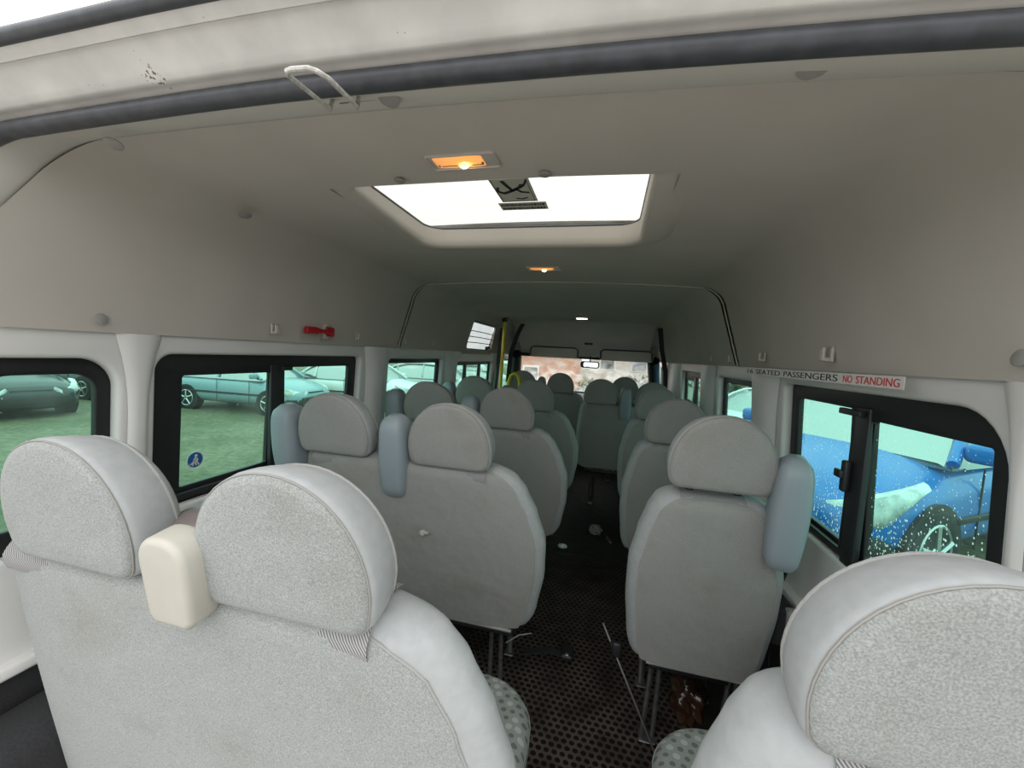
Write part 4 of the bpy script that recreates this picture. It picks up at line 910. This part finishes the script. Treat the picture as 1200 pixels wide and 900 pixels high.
        g = G(); g.box((1.18, sd * (Wd + .05), zb + .09), (.12, .20, .14), .04); g.build('door_mirror', ph, t)
    g = G(); g.box((.02, 0, .40), (.10, 1.15, .20), .03); g.box((.04, 0, .60), (.06, .62, .07), .02); g.build('grille', M['grille'], t)
    tb = [(0, .50), (.06, .54), (.3, .56), (.42, .44)]; g = G(); g.rings(body(tb, [(a_, b_ + .014) for a_, b_ in wid], bot, [-.02, .0, .03, .08, .15, .25, .36, .42])); g.build('bumper', M['grille'], t)
    g = G()
    for sd in (-1, 1):
        g.box((2.2, sd * (Wd + .004), .52), (2.3, .025, .05), .01)
        for s in (1.35, 2.35): g.box((s, sd * (Wd - .0), .58), (.008, .012, .62), .002)
    g.build('door_trim', M['grille'], t)
    for s in (.78, L - .78):
        for sd in (-1, 1):
            g = G(); g.tube([(s, sd * (Wd - .20), .31), (s, sd * (Wd + .005), .31)], .36, 28); g.build('wheel_arch', M['grille'], t)
            g = G(); rg = []
            for (yy, r) in ((-.18, .27), (-.18, .30), (-.02, .315), (.0, .305), (.005, .25), (.0, .215)): rg.append([Vector((s + r * math.cos(2 * PI * k / 28), sd * (Wd + .012 + yy), .31 + r * math.sin(2 * PI * k / 28))) for k in range(28)])
            g.rings(rg); w = g.build('wheel', M['tyre'], t)
            g = G(); g.tube([(s, sd * (Wd + .005), .31), (s, sd * (Wd + .022), .31)], [.06, .05], 12)
            for k in range(5):
                a = 2 * PI * k / 5 + .3; g.tube([(s + .04 * math.cos(a), sd * (Wd + .016), .31 + .04 * math.sin(a)), (s + .21 * math.cos(a), sd * (Wd + .008), .31 + .21 * math.sin(a))], .022, 6)
            g.tube([(s + .21 * math.cos(2 * PI * k / 24), sd * (Wd + .006), .31 + .21 * math.sin(2 * PI * k / 24)) for k in range(24)], .014, 6, closed=True); g.build('wheel_rim', M['alloy'], w)
    t.location = (x, y, GZ); t.rotation_euler = (0, 0, rz); return t
def paint(n, c): return mat(n, c, .22, spec=.7)
PB = paint('blue_car_paint', (.012, .16, .52)); PW = paint('white_car_paint', (.78, .79, .79)); PD = paint('dark_car_paint', (.03, .035, .04)); PT = paint('pale_blue_car_paint', (.26, .38, .44)); PS = paint('silver_car_paint', (.55, .57, .58))
bc = car(CX + 1.5, 4.5, 0.60, PB, 'bright blue car seen through the rear right sliding window, headlight towards the bus'); bc.scale = (1.25,) * 3
car(CX + 2.0, 9.3, 0.50, PW, 'white car parked beyond the blue car on the right')
car(CX + 7.3, 9.4, 0.35, PD, 'dark car parked on the far side of the blue car on the right')
car(CX - 7.8, 9.3, PI + .06, PT, 'pale blue hatchback seen through the left sliding window')
car(CX - 5.6, 11.6, PI + .10, PW, 'white car nose in the front pane of the left sliding window')
car(CX - 4.4, 14.4, PI + .10, PS, 'silver car seen through the third window on the left')
car(CX - 13.7, 8.8, PI, PD, 'dark car with silver wheel seen through the left rear quarter window')
car(CX - 11.9, 5.7, PI - .15, PD, 'black car at the left edge, nearest the left rear quarter window')
car(CX - 4.4, 17.6, PI + .1, PW, 'white van parked far ahead on the left, seen past the sliding door', van=True, L=4.9)
g = G(); g.box((0, -6.2, GZ - .02), (16, 12, .08)); struct(g.build('bounce_slab', mat('pale_bounce_concrete', (.42, .40, .37), .6, noise=.2, nscale=3)))  # unseen pale slab added behind the bus to bounce light onto the ceiling
# trees and bushes
M['leaf'] = mat('green_leaves', (.06, .10, .035), .8, col2=(.02, .045, .015), nscale=3); M['bark'] = mat('brown_bark', (.09, .065, .045), .9, noise=.4)
def tree(x, y, h, r, label, n=1500, name='tree', trunk=True):
    t = empty(name, (x, y, GZ)); tag(t, label, 'tree' if trunk else 'bush'); rnd = random.Random(int(x * 31 + y * 7))
    g = G()
    for i in range(n):
        a, b_ = rnd.uniform(0, 2 * PI), rnd.uniform(-1, 1); rr = r * (.55 + .45 * rnd.random()) * (1 + .2 * math.sin(3 * a + x)); q = math.sqrt(1 - b_ * b_)
        c = Vector((rr * q * math.cos(a), rr * q * math.sin(a), h - r * .8 + rr * b_ * (.9 if trunk else .8))); 
        if c.z < .05: continue
        u = Vector((rnd.uniform(-1, 1), rnd.uniform(-1, 1), rnd.uniform(-1, 1))).normalized(); w = u.orthogonal().normalized(); s = rnd.uniform(.07, .15) * (r / 1.5) ** .5
        g.add([c - u * s, c + w * s * .5, c + u * s, c - w * s * .5], [(0, 1, 2, 3)])
    g.build('foliage', M['leaf'], t, smooth=False)
    g = G(); g.tube([(0, 0, 0), (.05, 0, h * .4), (0, .05, h * .85)], [.14, .10, .04] if trunk else [.05, .04, .02], 8)
    for k in range(5): a = k * 1.3; g.tube([(.03, 0, h * (.35 + .08 * k)), (r * .6 * math.cos(a), r * .6 * math.sin(a), h * (.55 + .08 * k))], [.05, .02] if trunk else [.03, .01], 6)
    g.build('trunk', M['bark'], t)
tree(CX + 4.9, 17.2, 3.6, 1.7, 'green leafy tree on the right, nearest of the three beyond the cars')
tree(CX + 9.0, 18.6, 4.2, 2.0, 'green leafy tree on the right, middle of the three beyond the cars')
tree(CX + 11.6, 23.5, 3.4, 1.6, 'green leafy tree on the right, farthest of the three beyond the cars')
tree(CX + 1.2, 17.0, 1.3, 1.1, 'low dark bush ahead of the bus, right of the brick house', 1200, 'bush', False)
tree(CX - .35, 15.5, 1.1, .9, 'smaller low bush ahead of the bus at the centre of the windscreen', 1000, 'bush', False)
def brick():
    m, t, p = base_mat('orange_red_brick'); b = t.new('ShaderNodeTexBrick'); b.inputs['Scale'].default_value = 4.5; b.inputs['Color1'].default_value = (.56, .27, .16, 1); b.inputs['Color2'].default_value = (.66, .36, .23, 1); b.inputs['Mortar'].default_value = (.55, .48, .42, 1)
    tcn = t.new('ShaderNodeTexCoord'); mp = t.new('ShaderNodeMapping'); mp.inputs['Rotation'].default_value = (PI / 2, 0, 0); t.link(tcn.outputs['Object'], mp.inputs[0]); t.link(mp.outputs[0], b.inputs[0]); t.link(b.outputs[0], p.inputs['Base Color']); p.inputs['Roughness'].default_value = .9; return m
M['brick'] = brick(); M['render'] = mat('pale_render', (.72, .70, .64), .9, noise=.1, nscale=2)
hb = empty('brick_house', (CX - 2.6, 19, GZ)); tag(hb, 'red brick house ahead of the bus, seen at the left of the windscreen', 'house')
g = G(); g.box((0, 0, 2.0), (2.6, 3, 4.0)); g.build('wall', M['brick'], hb, smooth=False)
g = G(); g.add([(-1.45, -1.7, 4.0), (1.45, -1.7, 4.0), (1.45, 1.7, 4.0), (-1.45, 1.7, 4.0), (-1.45, 0, 5.3), (1.45, 0, 5.3)], [(0, 1, 5, 4), (3, 4, 5, 2), (0, 4, 3), (1, 2, 5), (0, 3, 2, 1)]); g.build('roof', M['brown'], hb, smooth=False)
for xx, zz in ((-.75, 2.45), (-.75, 1.1)):
    g = G(); g.box((xx, -1.5, zz), (.75, .06, .8), .01); o = g.build('window', M['white'], hb); g = G(); g.box((xx, -1.54, zz), (.60, .02, .65)); g.build('pane', M['carglass'], o)
gb = empty('pale_building', (CX + 2.6, 24, GZ)); tag(gb, 'pale rendered low building ahead of the bus behind the bushes', 'building')
g = G(); g.box((0, 0, 1.5), (7.0, 3, 3.0)); g.build('wall', M['render'], gb, smooth=False); g = G(); g.box((0, 0, 3.08), (7.4, 3.4, .16), .02); g.build('roof', M['plug'], gb)
for xx in (-2.6, -.9, .9, 2.6):
    g = G(); g.box((xx, -1.5, 1.75), (.9, .05, .8), .01); o = g.build('window', M['white'], gb); g = G(); g.box((xx, -1.54, 1.75), (.7, .02, .62)); g.build('pane', M['carglass'], o)
fc = empty('rail_fence', (CX + 3.4, 15.0, GZ)); tag(fc, 'white two-rail fence in front of the trees on the right', 'fence')
for k in range(6): g = G(); g.box((k * 1.1, 0, .55), (.08, .08, 1.1), .01); g.build('post', M['white'], fc)
for z in (.5, .85): g = G(); g.box((2.75, -.05, z), (5.7, .03, .12), .008); g.build('rail', M['white'], fc)
